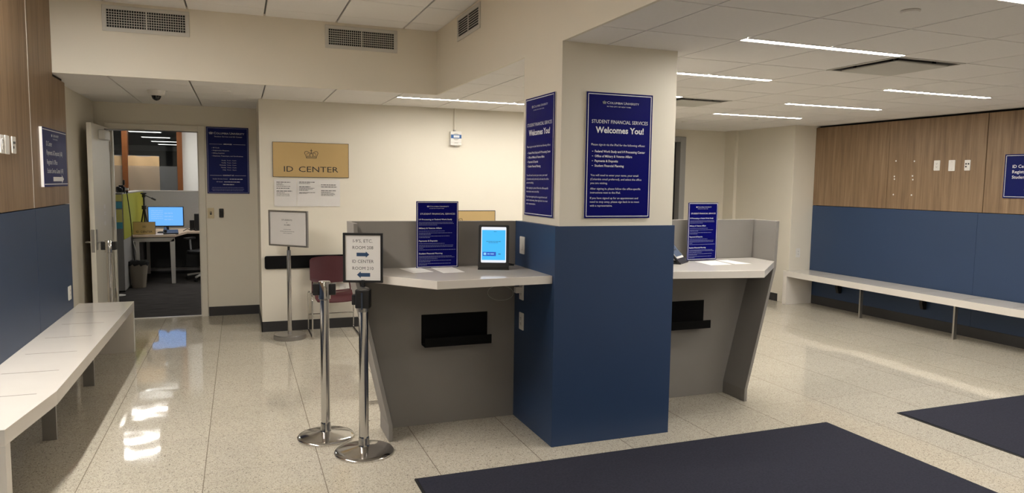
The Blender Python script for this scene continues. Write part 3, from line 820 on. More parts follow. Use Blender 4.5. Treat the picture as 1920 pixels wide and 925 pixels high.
B.put('fine_print', hd, 'sign_fine')

# left wall arrow sign
t = thing('wall_sign', 'navy directory sign with right arrow on left wood panel', 'sign', (XL+.022, 6.595, 1.749), R90)
W, Hh = .765, .447
board(t, W, Hh, .022, 'sign_navy', 'paper')
L = MB()
x = lambda u: -W/2+u*W
z = lambda v: Hh/2-v*Hh
for v in (.035, .955): stroke(L, [(x(.0), z(v)), (x(1), z(v))], .006)
L.build('border_line', 'sign_white', t)
B = Blocks(t)
def hd(L):
    crown(L, x(.355), z(.135), .030, .1, solid=True); text(L, 'COLUMBIA UNIVERSITY', x(.40), z(.135), .018, .25*W)
    text(L, 'IN THE CITY OF NEW YORK', x(.40), z(.185), .009, .20*W)
B.put('logo', hd)
for v, s, u1 in ((.305, 'ID Center', .35), (.455, 'Payments & Deposits (160)', .79), (.615, "Registrar's Office", .55), (.765, 'Student Service Center (147)', .80)):
    B.put('lettering_line', lambda L: text(L, s, x(.12), z(v), .036, (u1-.12)*W))
B.put('arrow', lambda L: arrow(L, x(.585), z(.868), .36, .068, .034, 1, hl=.075))

# right wall arrow sign
t = thing('wall_sign', 'navy directory sign with left arrow on right wood panel', 'sign', (XR-.014, 4.700, 1.738), -R90)
W, Hh = .765, .447
board(t, W, Hh, .014, 'sign_navy', 'silver'); border(t, W, Hh, .012, .005)
B = Blocks(t)
for s, zz, w_ in (('ID Center', .084, .19), ("Registrar's Office", .030, .33), ('Student Service Center', -.024, .43)):
    B.put('lettering_line', lambda L: text(L, s, -W/2+.083, zz, .030, w_, bold=.01))
B.put('arrow', lambda L: arrow(L, .0, -.135, .34, .056, .03, -1))

# brass plaque
def plaque(t, W, Hh, words=True, cx=.0, rim=.004):
    MB().box(-W/2, W/2, 0, .012, -Hh/2, Hh/2).build('backing', 'ink', t)
    MB().box(-W/2+rim, W/2-rim, -.002, 0, -Hh/2+rim, Hh/2-rim).build('face_panel', 'brass', t)
    c = MB(); crown(c, cx, Hh*.055, min(W*.180, .140), .034, y=-.0032); c.build('emblem', 'ink', t)
    if words:
        for s_, a, b_ in (('ID', 0, .165), ('CENTER', .268, 1)):
            L = MB(); text(L, s_, W*.715*(a-.5), -Hh*.345, Hh*.155, W*.715*(b_-a), y=-.0032); L.build('lettering', 'ink', t)
t = thing('plaque', 'large brass plaque lettered ID CENTER with crown on cream wall', 'plaque', (.720, YI-.012, 1.815)); plaque(t, .778, .364)
t = thing('plaque', 'brass plaque low on the wall behind the left counter sign', 'plaque', (2.350, YI-.012, 1.098)); plaque(t, .88, .364, False, -.03, .008)

# notices under the plaque
t = thing('notice', 'left printed sheet taped under the brass plaque', 'notice', (.455, YI-.003, 1.470))
for k, (cx, wd, lab) in enumerate(((.455, .225, None), (.682, .222, None), (.905, .22, None))):
    if k:
        t = thing('notice', ('middle printed sheet taped under the brass plaque', 'right printed sheet taped under the brass plaque')[k-1], 'notice', (cx, YI-.003, 1.470))
    mb = MB(); n = 8
    vs = []; fs = []
    for i in range(n+1):
        for j in range(n+1):
            vs.append((-wd/2+wd*i/n, -.001-.004*abs(math.sin(i*1.3+j*.9+k)), -.145+.285*j/n))
    for i in range(n):
        for j in range(n): a = i*(n+1)+j; fs.append((a, a+n+1, a+n+2, a+1))
    mb.add(vs, fs); mb.build('sheet', 'sleeve', t, smooth=60)
    L = MB()
    rows = ((.105, .75, 1), (.090, .35, 0), (.078, .40, 0), (.064, .75, 0), (.042, .70, 1), (.012, .85, 1), (-.004, .45, 0), (-.018, .70, 0), (-.034, .72, 0)) if k == 0 else \
           ((.108, .9, 1), (.096, .6, 0), (.060, .62, 1), (.046, .85, 0), (.034, .75, 0), (.022, .5, 0), (.0, .9, 0), (-.008, .45, 0)) if k == 1 else \
           ((.082, .85, 1), (.060, .92, 1), (.020, .85, 1), (.006, .55, 0), (-.006, .75, 0), (-.018, .80, 0), (-.030, .72, 0))
    for q, (zz, fr_, b_) in enumerate(rows): bars(L, -wd*.40, -wd*.40+wd*.82*fr_, zz, .007 if b_ else .0045, q+k*9, y=-.0062)
    L.build('lettering', 'grey_ink', t)
# black rail on the wall
t = thing('wall_rail', 'black padded bumper rail along the cream plaque wall', 'wall rail', (1.45, YI, .737))
pr = arc(-1.215+.02, -.048, .02, 180, 270, 4)+[(1.2, -.068), (1.2, .068)]+arc(-1.215+.02, .048, .02, 90, 180, 4)
MB().prism(pr, 'y', -.025, 0).build('pad', 'matte_black', t, .004)
MB().box(-1.18, 1.19, -.027, -.025, -.052, .052).build('face_strip', 'matte_black', t)

# conduit and detector box
t = thing('gas_detector', 'white wall detector box with blue band below ceiling conduit', 'detector', (2.297, YI, 2.095))
MB().prism(rrect(-.064, .064, -.078, .078, .008), 'y', -.05, 0).build('body', 'white_plastic', t, .003)
MB().lathe([(.040, -.052), (.040, -.05)], 0, 0, .018, 24, 'y').build('round_face', 'vent', t)
MB().box(-.060, .062, -.0535, -.05, .0, .042).build('blue_band', 'meter_blue', t)
MB().box(-.030, .038, -.0545, -.0535, .008, .034).build('display', 'lcd', t)
MB().box(-.064, .064, -.0515, -.05, -.046, -.043).build('cover_seam', 'vent', t)
MB().box(-.018, .022, -.058, -.05, -.056, -.046).build('latch', 'vent', t)
MB().box(-.012, .012, -.04, -.02, -.088, -.078).build('sensor_port', 'vent', t)
t = thing('conduit', 'thin white wall conduit rising from the detector to ceiling', 'conduit', (2.290, YI, 2.172))
MB().tube([(0, -.012, 0), (0, -.012, H1-2.172)], .011, 12).build('pipe', 'wall', t, smooth=60)
MB().lathe([(.016, 0), (.016, .02)], 0, -.012, 0, 12).build('connector', 'steel', t)

# ------------------------------------------------------------------ paper sheets on counters
def sheet(pts, z, label):
    m = MB().prism(pts, 'z', z, z+.0012).build('paper_sheet', 'paper'); tag(m, label, 'paper'); return m
sheet([(.940, 4.445), (.975, 4.20), (1.108, 4.235), (1.075, 4.465)], ZC, 'left loose printed sheet on the left counter top')
sheet([(1.145, 4.445), (1.150, 4.16), (1.290, 4.17), (1.285, 4.44)], ZC, 'right loose printed sheet on left counter before the tablet')
sheet([(3.085, 4.33), (3.055, 4.10), (3.225, 4.09), (3.27, 4.34)], ZC, 'left loose sheet on the right counter beside the tablet')
sheet([(3.29, 4.35), (3.27, 4.11), (3.40, 4.10), (3.385, 4.35)], ZC, 'right loose sheet on the right counter toward the chamfer')

# ------------------------------------------------------------------ tablets
def tablet(t, w, h, lean, on):
    c, s = math.cos(lean), math.sin(lean)
    def tilt(mb): return mb.xf(Matrix.Translation((0, 0, .012)) @ Matrix.Rotation(-lean, 4, 'X'))
    tilt(MB().prism(rrect(-w/2, w/2, 0, h, .010), 'y', 0, .014)).build('case', 'black', t, .002)
    tilt(MB().prism(rrect(-w/2+.018, w/2-.018, .034, h-.014, .006), 'y', -.0012, 0)).build('bezel', 'screen_white' if on else 'white_plastic', t)
    x0, x1, z0, z1 = -w/2+.023, w/2-.023, .050, h-.034
    sc_ = tilt(MB().box(x0, x1, -.002, -.0012, z0, z1)).build('screen', 'screen_cyan' if on else 'screen_dim', t)
    if on:
        tilt(MB().box(x0+.006, x0+.090, -.0026, -.002, z0+.026, z0+.052)).build('start_button', 'screen_btn', sc_)
        tilt(MB().box(x0+.012, x0+.028, -.0030, -.0026, z0+.032, z0+.047)).build('button_icon', 'screen_btn_pale', sc_)
        L = MB(); bars(L, x0+.035, x0+.083, z0+.036, .006, 3, y=-.0030); tilt(L).build('button_text', 'screen_btn_pale', sc_)
        L = MB(); bars(L, x0+.028, x1-.03, z0+.118, .004, 4, y=-.0026); bars(L, x0+.042, x1-.048, z0+.110, .003, 5, y=-.0026); bars(L, x0+.075, x1-.055, z1-.012, .003, 6, y=-.0026); bars(L, x0+.105, x0+.125, z0+.036, .006, 8, y=-.0026); tilt(L).build('screen_text', 'screen_text', sc_)
    else:
        L = MB(); bars(L, x0+.05, x0+.11, z0+.05, .012, 3, y=-.0026); bars(L, x0+.06, x0+.1, z0+.08, .012, 5, y=-.0026); tilt(L).build('screen_text', 'ink', sc_)
    MB().prism([(-.008, 0), (-.008, .012), (.14, .006), (.14, 0)], 'x', -w/2, w/2).build('foot', 'black', t, .001)
    MB().prism([(.022, .02), (.14, .004), (.14, 0), (.02, 0)], 'x', -.03, .03).build('stay', 'black', t)
t = thing('tablet', 'lit tablet with cyan screen in a black stand on left counter', 'tablet', (1.500, 4.24, ZC), math.radians(-20)); tablet(t, .196, .278, math.radians(14), True)
t = thing('tablet', 'tablet in a black stand on right counter, half hidden by column', 'tablet', (2.935, 4.255, ZC), math.radians(40)); tablet(t, .196, .272, math.radians(42), False)
pts = [(1.60, 4.36, ZC+.004), (1.64, 4.40, ZC+.004), (1.68, 4.44, ZC+.012), (1.72, 4.45, ZC+.004), (1.70, 4.40, ZC+.004), (1.66, 4.42, ZC+.004), (1.73, 4.47, ZC+.004)]
tag(MB().tube(pts, .003, 8).build('cable', 'black', None, smooth=60), 'short black cable behind the lit tablet on left counter', 'cable')

# ------------------------------------------------------------------ stanchions
def stanchion(t, zh, cap=True, h=.985):
    MB().lathe([(.172, 0), (.173, .010), (.168, .016), (.15, .021), (.10, .030), (.055, .038), (.034, .043), (.031, .052), (.031, .09), (.028, .10)], seg=56).build('base', 'chrome', t, smooth=35)
    MB().cyl(0, 0, .095, zh, .0275, 28).build('post', 'chrome', t, smooth=40)
def belt_head(t, z0, z1):
    MB().lathe([(.0285, z0), (.0365, z0+.003), (.0365, z1-.004), (.034, z1), (.001, z1+.001)], seg=32).build('head', 'chrome', t, smooth=40)
    MB().box(-.068, -.030, -.022, .022, z0+.028, z1-.014).build('belt_cassette', 'black', t, .004)
    MB().box(.030, .068, -.022, .022, z0+.028, z1-.014).build('belt_cassette', 'black', t, .004)
    MB().tube(fillet([(.050, 0, z1-.014), (.068, 0, z1-.012)], .004), .003, 6).build('belt_clip', 'steel', t)
t = thing('stanchion', 'chrome belt post standing alone before the burgundy chair', 'stanchion', (.478, 4.46, 0), math.radians(-10)); stanchion(t, .87); belt_head(t, .873, .985)
t = thing('stanchion', 'chrome belt post beside the open office door behind left bench', 'stanchion', (-1.195, 7.86, 0), math.radians(-10)); stanchion(t, .87); belt_head(t, .873, .995)
# second post carries a framed sign on top
t = thing('stanchion', 'chrome post with black collar carrying the room number sign', 'stanchion', (.662, 4.13, 0), math.radians(-20)); stanchion(t, .868)
MB().cyl(0, 0, .845, .885, .030, 28).build('collar_ring', 'steel', t, smooth=40)
MB().prism(rrect(-.042, .042, -.036, .036, .010), 'z', .868, .975).build('collar', 'black', t, .004)
MB().box(-.064, -.041, -.020, .020, .885, .945).build('belt_cassette', 'black', t, .004)
MB().box(-.006, .004, -.040, -.036, .862, .96).build('chrome_strip', 'chrome', t)
MB().lathe([(.034, .973), (.034, .981), (.020, .987), (.012, .989)], seg=28).build('cap', 'steel', t, smooth=40)
t = thing('room_sign', 'black framed white room direction sign atop chrome post', 'sign', (.662, 4.13, .985), math.radians(-20.5))
MB().cyl(0, 0, 0, .045, .011, 16).build('stem', 'black', t, smooth=40)
W, Hh = .229, .288
f = MB(); zb = .030; e = .013
f.box(-W/2, W/2, -.010, .008, zb, zb+e); f.box(-W/2, W/2, -.010, .008, zb+Hh-e, zb+Hh); f.box(-W/2, -W/2+e, -.010, .008, zb+e, zb+Hh-e); f.box(W/2-e, W/2, -.010, .008, zb+e, zb+Hh-e)
f.build('frame', 'black', t, .0015)
MB().box(-W/2+e-.001, W/2-e+.001, -.004, .004, zb+e-.001, zb+Hh-e+.001).build('sheet', 'paper', t)
zz = lambda v: zb+Hh*(1-v)
for s, v, w_ in (("I-9'S, ETC.", .192, .49), ('ROOM 208', .325, .52), ('ID CENTER', .602, .54), ('ROOM 210', .742, .53)):
    L = MB(); text(L, s, .0, zz(v), .0178, W*w_, 'c', y=-.0046); L.build('lettering_line', 'grey_ink', t)
L = MB(); arrow(L, 0, zz(.433), .073, .036, .0205, 1, y=-.0046); L.build('arrow', 'arrow_blue', t)
L = MB(); arrow(L, .003, zz(.843), .076, .040, .0215, -1, y=-.0046); L.build('arrow', 'arrow_blue', t)

# pedestal notice
t = thing('pedestal_sign', 'chrome pedestal sign holder with white sheet near wall corner', 'sign stand', (.455, 7.46, 0), math.radians(-46))
MB().lathe([(.155, 0), (.158, .004), (.158, .040), (.150, .046), (.02, .047)], seg=48).build('base', 'steel', t, smooth=35)
MB().cyl(0, 0, .045, .90, .021, 24).build('post', 'chrome', t, smooth=40)
MB().cyl(0, 0, .895, .945, .012, 16).build('swivel', 'black', t, smooth=40)
W, Hh, zb, e = .50, .362, .936, .017
f = MB(); f.box(-W/2, W/2, -.014, .010, zb, zb+e); f.box(-W/2, W/2, -.014, .010, zb+Hh-e, zb+Hh); f.box(-W/2, -W/2+e, -.014, .010, zb+e, zb+Hh-e); f.box(W/2-e, W/2, -.014, .010, zb+e, zb+Hh-e)
f.build('frame', 'steel', t, .003)
MB().box(-W/2+e-.001, W/2-e+.001, -.004, .004, zb+e-.001, zb+Hh-e+.001).build('sheet', 'paper', t)
L = MB(); zz = lambda v: zb+Hh*(1-v); xx = lambda u: -W/2+W*u
text(L, 'STUDENTS', xx(.47), zz(.283), .013, .27*W, 'c', y=-.0046, bold=.01); text(L, '&', xx(.47), zz(.352), .012, None, 'c', y=-.0046); text(L, 'ALUMNI', xx(.475), zz(.418), .012, .16*W, 'c', y=-.0046, bold=.01)
L.build('lettering', 'grey_ink', t)
L = MB()
for k, (v, a, b_) in enumerate(((.535, .38, .57), (.59, .29, .66), (.64, .37, .60))): bars(L, xx(a), xx(b_), zz(v), .006, 60+k, y=-.0046)
L.build('fine_print', 'pale_ink', t)

# ------------------------------------------------------------------ burgundy chair
t = thing('stacking_chair', 'burgundy plastic chair on chrome sled base against cream wall', 'chair', (.905, 7.57, 0), 0)
def shell(u0, u1, v0, v1, fn, th, name):
    n, m_ = 12, 12; vs = []; fs = []
    for sgn in (0, 1):
        for i in range(n+1):
            for j in range(m_+1):
                vs.append(fn(u0+(u1-u0)*i/n, v0+(v1-v0)*j/m_, sgn*th))
    q = (n+1)*(m_+1)
    for i in range(n):
        for j in range(m_):
            a = i*(m_+1)+j
            fs += [(a, a+1, a+m_+2, a+m_+1), (q+a, q+a+m_+1, q+a+m_+2, q+a+1)]
    for i in range(n):
        a = i*(m_+1); b_ = a+m_+1; fs += [(a, b_, q+b_, q+a)]; a += m_; b_ += m_; fs += [(a, q+a, q+b_, b_)]
    for j in range(m_):
        a = j; fs += [(a, q+a, q+a+1, a+1)]; a = n*(m_+1)+j; fs += [(a, a+1, q+a+1, q+a)]
    return MB().add(vs, fs).build(name, 'burgundy', t, smooth=40)
def rnd_u(u, v, lim=.225, cut=.07):   # squarish outline with rounded corners
    k = max(0, (abs(v)-(1-cut))/cut); return u*(1-.10*k*k)
shell(-1, 1, -1, 1, lambda u, v, h: (rnd_u(u, v)*.222, .175+.02*(v+1)+.035*(1-u*u)-.0-h, .655+.142*v*(1-.05*u*u)-.010*u*u*v), .012, 'backrest')
def seatf(u, v, h):
    drop = 0 if v > -.55 else -((-.55-v)/.45)**2*.055
    return (rnd_u(u, v)*.205, .22*v, .438+.012*u*u-.012+drop-h)
shell(-1, 1, -1, 1, seatf, .010, 'seat')
for s in (-1, 1):
    xx_ = s*.238
    pts = fillet([(s*.20, .06, .428), (xx_, .0, .434), (xx_, -.20, .432), (xx_, -.235, .40), (xx_, -.235, .008), (xx_, .235, .008), (xx_, .215, .43), (xx_, .10, .436)], .03)
    MB().tube(pts, .0075, 10).build('sled_frame', 'chrome', t, smooth=60)
    MB().tube([(s*.20, .16, .42), (s*.195, .20, .50), (s*.19, .222, .60)], .009, 10).build('back_upright', 'burgundy', t, smooth=60)
MB().tube([(-.238, .222, .175), (.238, .222, .175)], .007, 10).build('cross_bar', 'chrome', t, smooth=60)
MB().tube([(-.20, .06, .425), (.20, .06, .425)], .007, 10).build('seat_bar', 'chrome', t, smooth=60)

# chrome foot behind the left counter end
b = MB(); b.box(-.03, .07, -.012, .012, 0, .022); o = b.build('foot_bar', 'chrome', None, .003); o.location = (.875, 5.045, 0)
tag(o, 'short chrome foot bar on the floor behind left counter end', 'foot bar')

pts = [(7.008, 8.28, .47), (7.0, 8.24, .30), (6.985, 8.17, .12), (6.98, 8.12, .006), (6.95, 8.0, .006)]
tag(MB().tube(fillet(pts, .05), .006, 8).build('cord', 'vent', None, smooth=60), 'thin grey cord hanging down the cream wall behind the right counter', 'cord')
# ------------------------------------------------------------------ rugs
def rug(x0, x1, y0, y1, label):
    t = thing('rug', label, 'rug', ((x0+x1)/2, (y0+y1)/2, 0))
    w, d = (x1-x0)/2, (y1-y0)/2
    MB().prism(rrect(-w, w, -d, d, .01, 3), 'z', 0, .004).build('rubber_edge', 'rubber', t)
    n = 40; vs = []; fs = []
    w2, d2 = w-.014, d-.014
    for i in range(n+1):
        for j in range(n+1):
            xx_, yy_ = -w2+2*w2*i/n, -d2+2*d2*j/n
            vs.append((xx_, yy_, .0085+.0008*math.sin(xx_*7+yy_*3)))
    for i in range(n):
        for j in range(n): a = i*(n+1)+j; fs.append((a, a+n+1, a+n+2, a+1))
    q = len(vs)
    vs += [(-w2, -d2, .003), (w2, -d2, .003), (w2, d2, .003), (-w2, d2, .003)]
    mb = MB().add(vs, fs)
    mb.box(-w2, w2, -d2, d2, .003, .0078)
    mb.build('pile', 'rug', t)
rug(.852, 3.716, 1.45, 3.652, 'large charcoal floor mat before the blue column')
rug(4.352, 6.7, 1.45, 3.648, 'charcoal floor mat at the right edge near right bench')

# ------------------------------------------------------------------ the office beyond the door
struct(MB().box(-4.0, -3.85, 9.1, 25, 0, 2.7), 'wall_office_left', 'office_wall')
struct(MB().box(.75, .9, 9.1, 25, 0, 2.7), 'wall_office_right', 'office_wall')
w = MB(); w.box(-.936, .75, 14.0, 14.12, 0, 2.7); w.box(-3.85, -.936, 14.0, 14.12, 0, .9); w.box(-3.85, -.936, 14.0, 14.12, 2.58, 2.7)
struct(w, 'wall_office_back', 'office_wall')
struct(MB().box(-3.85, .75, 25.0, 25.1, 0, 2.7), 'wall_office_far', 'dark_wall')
struct(MB().box(-3.85, .75, 24.9, 25.0, 2.46, 2.62), 'trim_42', 'office_ceil')
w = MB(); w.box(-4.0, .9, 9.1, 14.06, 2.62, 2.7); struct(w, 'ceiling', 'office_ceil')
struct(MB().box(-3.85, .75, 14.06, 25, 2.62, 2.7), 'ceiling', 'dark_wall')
struct(MB().box(-3.85, -1.62, 9.1, 9.2, 0, 2.7), 'wall_office_front', 'office_wall'); struct(MB().box(.35, .75, 9.1, 9.2, 0, 2.7), 'wall_office_front', 'office_wall')
struct(MB().box(-1.62, .35, 9.10, 9.2, 2.53, 2.7), 'wall_office_front', 'office_wall')
t = thing('window_1', 'interior office window with orange wood posts and frosted film', 'window', (0, 14.0, 0)); t['kind'] = 'structure'
for x0 in (-1.873, -1.012, -2.80, -3.85): MB().box(x0, x0+.085, -.06, .12, .9, 2.58).build('mullion', 'orange_wood', t, .003)
MB().box(-3.85, -.936, -.03, .12, .86, .93).build('sill', 'orange_wood', t, .003)
MB().box(-3.77, -1.012, .055, .061, .93, 2.58).build('pane', 'glass', t)
MB().box(-3.85, -.94, -.036, -.034, .93, 1.815).build('frosted_film', 'film', t)
t = thing('paper_sheet', 'brown kraft paper sheet hung over the office window', 'paper', (-1.66, 13.985, 0))
mb = MB(); vs = []; fs = []; n = 20
for i in range(n+1):
    for j in range(n+1):
        u = i/n; v = j/n; vs.append((-.36+.72*u, .006*math.sin(u*14+v*5)*v, 1.0+.99*v))
for i in range(n):
    for j in range(n): a = i*(n+1)+j; fs.append((a, a+n+1, a+n+2, a+1))
mb.add(vs, fs); mb.build('sheet', 'kraft', t, smooth=60)
MB().box(-.36, .36, -.003, -.0005, 1.982, 1.992).build('tape', 'pale_ink', t)
for k, (y, m_) in enumerate(((12.15, 'office_light'), (13.55, 'office_light'), (15.4, 'office_light'), (17.5, 'far_light'), (19.7, 'far_light'), (21.8, 'far_light'), (23.6, 'far_light'))):
    x0, x1 = (-1.80, -1.25) if y < 16 else (-2.2, -1.58)
    nm = ('office ceiling light nearest the doorway, seen only in the floor', 'office ceiling light before the window, seen only in the floor', 'ceiling light just past the office window, seen only in the floor', 'nearest ceiling light seen through the office window', 'second ceiling light seen through the office window', 'third ceiling light seen through the office window', 'farthest ceiling light seen through the office window')[k]
    t = thing('office_light', nm, 'ceiling light', ((x0+x1)/2, y, 2.62))
    w_ = (x1-x0)/2
    MB().box(-w_-.02, w_+.02, -.17, .17, -.012, 0).build('housing', 'office_ceil', t)
    MB().box(-w_, w_, -.11, .11, -.016, -.012).build('diffuser', m_, t)
for k, (x0, y) in enumerate(((-.9, 11.2), (-.9, 13.0))):
    t = thing('office_light', 'office ceiling light over the desk, hidden by the door head', 'ceiling light', (x0+1.0, y, 2.62), 0, 'hidden office lights')
    MB().box(-.35, .35, -.17, .17, -.012, 0).build('housing', 'office_ceil', t)
    MB().box(-.33, .33, -.15, .15, -.016, -.012).build('diffuser', 'office_light', t)

# cubicle partitions
t = thing('cubicle_partition', 'low lime green and grey cubicle partition running back from doorway', 'partition', (-1.575, 12.35, 0))
MB().box(-.055, .055, -1.14, 1.15, .02, 1.385).build('core', 'partition', t, .003)
MB().box(.055, .062, -1.13, 1.13, .74, 1.375).build('fabric_panel', 'green', t, .002)
MB().box(-.058, .064, -1.145, 1.155, 1.385, 1.40).build('top_cap', 'desk_metal', t, .002)
MB().box(-.05, .05, -1.1, 1.1, 0, .02).build('plinth', 'black', t)
t = thing('cubicle_partition', 'low grey fabric partition behind the blue monitor', 'partition', (-.45, 13.52, 0))
MB().box(-1.10, .0, -.03, .03, .02, 1.385).build('panel', 'partition', t, .003); MB().box(.006, 1.1, -.03, .03, .02, 1.385).build('panel', 'partition', t, .003)
MB().box(-1.10, 1.1, -.033, .033, 1.385, 1.40).build('top_cap', 'desk_metal', t, .002)
MB().box(-1.09, 1.09, -.025, .025, 0, .02).build('plinth', 'black', t)
for k, (z_, m_) in enumerate(((1.325, 'note_y'), (1.225, 'note_b'), (1.12, 'note_y'), (1.03, 'note_y'), (.94, 'note_b'))):
    t_ = MB(); t_.add([(-.052, 0, -.045), (.045, 0, -.045), (.045, 0, .045), (-.052, 0, .045), (-.052, -.004, -.045), (.045, -.008, -.045)], [(0,1,2,3), (4,5,2,3)])
    o = t_.build('sticky_note', m_); o.location = (-1.572, 11.2085, z_)
    tag(o, ('topmost yellow sticky note on the partition end', 'upper blue sticky note on the partition end', 'yellow sticky note just under the upper blue one', 'yellow sticky note just above the lower blue one', 'lowest blue sticky note on the partition end')[k], 'sticky note')
# webcam on partition end
t = thing('photo_camera', 'black camera sitting on top of the partition end', 'camera', (-1.545, 11.33, 1.385))
MB().box(-.045, .045, -.03, .03, 0, .015).build('mount', 'black', t, .003)
MB().prism(rrect(-.062, .050, .012, .095, .016), 'y', -.035, .035).build('body', 'black', t, .006)
MB().lathe([(.034, -.035), (.036, -.075), (.030, -.085), (.022, -.080)], -.006, 0, .052, 24, 'y').build('lens', 'dome', t, smooth=40)
MB().box(-.03, .03, -.025, .025, .095, .115).build('viewfinder', 'black', t, .004)
MB().box(.046, .088, -.02, .02, .045, .075).build('flash_unit', 'white_plastic', t, .003)
MB().box(.055, .085, -.02, .02, .005, .036).build('side_knob', 'black', t, .003)
MB().box(.020, .046, .0, .02, .115, .19).build('hot_shoe_arm', 'black', t, .003)
pts = [(-1.488, 11.32, 1.42), (-1.47, 11.30, 1.38), (-1.462, 11.35, 1.22), (-1.458, 11.45, 1.05), (-1.462, 11.55, .90), (-1.46, 11.60, .70), (-1.455, 11.66, .45), (-1.45, 11.70, .20)]
tag(MB().tube(fillet(pts, .06), .006, 8).build('cable', 'black', None, smooth=60), 'black camera cable hanging down the green partition', 'cable')
pts = [(-1.50, 11.90, .70), (-1.47, 11.86, .60), (-1.43, 11.85, .45), (-1.46, 11.86, .30), (-1.40, 11.88, .22)]
tag(MB().tube(fillet(pts, .08), .006, 8).build('cable', 'vent', None, smooth=60), 'grey cable bundle by the left desk leg above the bin', 'cable')
# floor disc
o = MB().lathe([(.085, 0), (.085, .006), (.06, .012), (.01, .014)], seg=32).build('floor_plate', 'white_plastic', None, smooth=40); o.location = (-1.56, 10.90, 0)
tag(o, 'white round plate on the dark carpet inside doorway', 'floor plate')

# desk
t = thing('office_desk', 'pale wood corner desk with silver legs inside the office', 'desk', (0, 0, 0))
MB().prism([(-1.515, 11.93), (-.925, 11.93), (-.80, 12.62), (.35, 12.70), (.35, 13.47), (-1.515, 13.47)], 'z', .715, .75).build('desktop', 'desk', t, .003)
MB().box(-1.49, -.935, 11.96, 12.0, .645, .705).build('rail', 'desk_metal', t, .002)
MB().box(-1.50, -.93, 11.945, 12.0, .706, .715).build('edge_shadow_gap', 'black', t)
MB().box(-1.47, -1.42, 11.96, 12.0, 0, .645).build('leg', 'desk_metal', t, .002); MB().prism([(-1.0, .645), (-.935, .705), (-.93, .645), (-.935, 0), (-.988, 0)], 'y', 11.96, 12.0).build('leg', 'desk_metal', t, .002)
MB().box(-1.47, -1.42, 13.3, 13.35, 0, .715).build('leg', 'desk_metal', t, .002); MB().box(.25, .30, 13.3, 13.35, 0, .715).build('leg', 'desk_metal', t, .002)
MB().box(-1.5, .3, 13.40, 13.44, .09, .70).build('modesty_panel', 'black', t)
# monitor
t = thing('monitor', 'wide black monitor with bright blue screen on the desk', 'monitor', (-1.085, 12.42, .75), math.radians(-4))
MB().box(-.258, .258, 0, .03, .092, .412).build('case', 'black', t, .004)
sc_ = MB().box(-.246, .246, -.0015, 0, .112, .402).build('screen', 'monitor', t)
L = MB()
for k in range(5): bars(L, -.21, -.04, .34-.03*k, .010, k, y=-.0025)
L.build('screen_window', 'monitor_mark', sc_)
L = MB()
for k in range(3): bars(L, -.02, .10, .30-.05*k, .012, 9+k, y=-.0025)
L.build('screen_window', 'monitor_mark', sc_)
MB().box(-.035, .035, .01, .04, .0, .12).build('neck', 'black', t, .003)
MB().prism(rrect(-.12, .12, -.07, .12, .02), 'z', 0, .014).build('foot', 'black', t, .003)
# brass desk sign
t = thing('desk_sign', 'small brass ID CENTER sign leaning on the desk front', 'plaque', (-1.345, 11.975, .85)); plaque(t, .305, .195)
# phone and things on desk
t = thing('desk_phone', 'black desk phone in front of the monitor', 'phone', (-1.01, 12.10, .75), .1)
MB().prism([(-.09, 0), (-.09, .02), (.08, .065), (.09, .06), (.09, 0)], 'x', -.09, .12).build('base', 'black', t, .005)
MB().tube([(-.06, -.06, .05), (-.06, .07, .085)], .022, 12).build('handset', 'black', t, smooth=50)
t = thing('tripod', 'black tripod with pan handle standing left of the monitor', 'tripod', (-1.41, 12.62, .75))
for a in (90, 210, 330):
    a = math.radians(a); MB().tube([(0, 0, .40), (.075*math.cos(a), .075*math.sin(a), .004)], .011, 10).build('leg', 'black', t, smooth=50)
MB().cyl(0, 0, .30, .56, .013, 14).build('center_column', 'black', t, smooth=50)
MB().cyl(0, 0, .36, .42, .035, 18).build('collar', 'black', t, .004)
MB().box(-.04, .04, -.04, .04, .60, .625).build('head_plate', 'black', t, .004); MB().cyl(0, 0, .55, .60, .025, 18).build('pan_head', 'black', t, .004)
MB().tube([(.02, -.02, .585), (.17, -.10, .515)], .008, 10).build('pan_handle', 'black', t, smooth=50)
MB().tube([(.12, -.07, .54), (.175, -.103, .513)], .014, 10).build('handle_grip', 'rubber', t, smooth=50)
# speakers
for k, (x, y, h_, l) in enumerate(((-.735, 12.98, .165, 'short black computer speaker right of the monitor'), (-.655, 12.82, .28, 'tall black computer speaker beside the doorway jamb'))):
    t = thing('computer_speaker', l, 'speaker', (x, y, .75))
    MB().box(-.042, .042, -.05, .05, 0, h_).build('cabinet', 'black', t, .006)
    MB().box(-.034, .034, -.053, -.05, .02, h_-.02).build('grille', 'rubber', t, .002)
pts = [(-.86, 12.70, .755), (-.80, 12.78, .79), (-.74, 12.72, .755), (-.70, 12.80, .80), (-.66, 12.72, .755)]
tag(MB().tube(fillet(pts, .05), .006, 8).build('cable', 'black', None, smooth=60), 'tangle of black cable on desk before the speakers', 'cable')
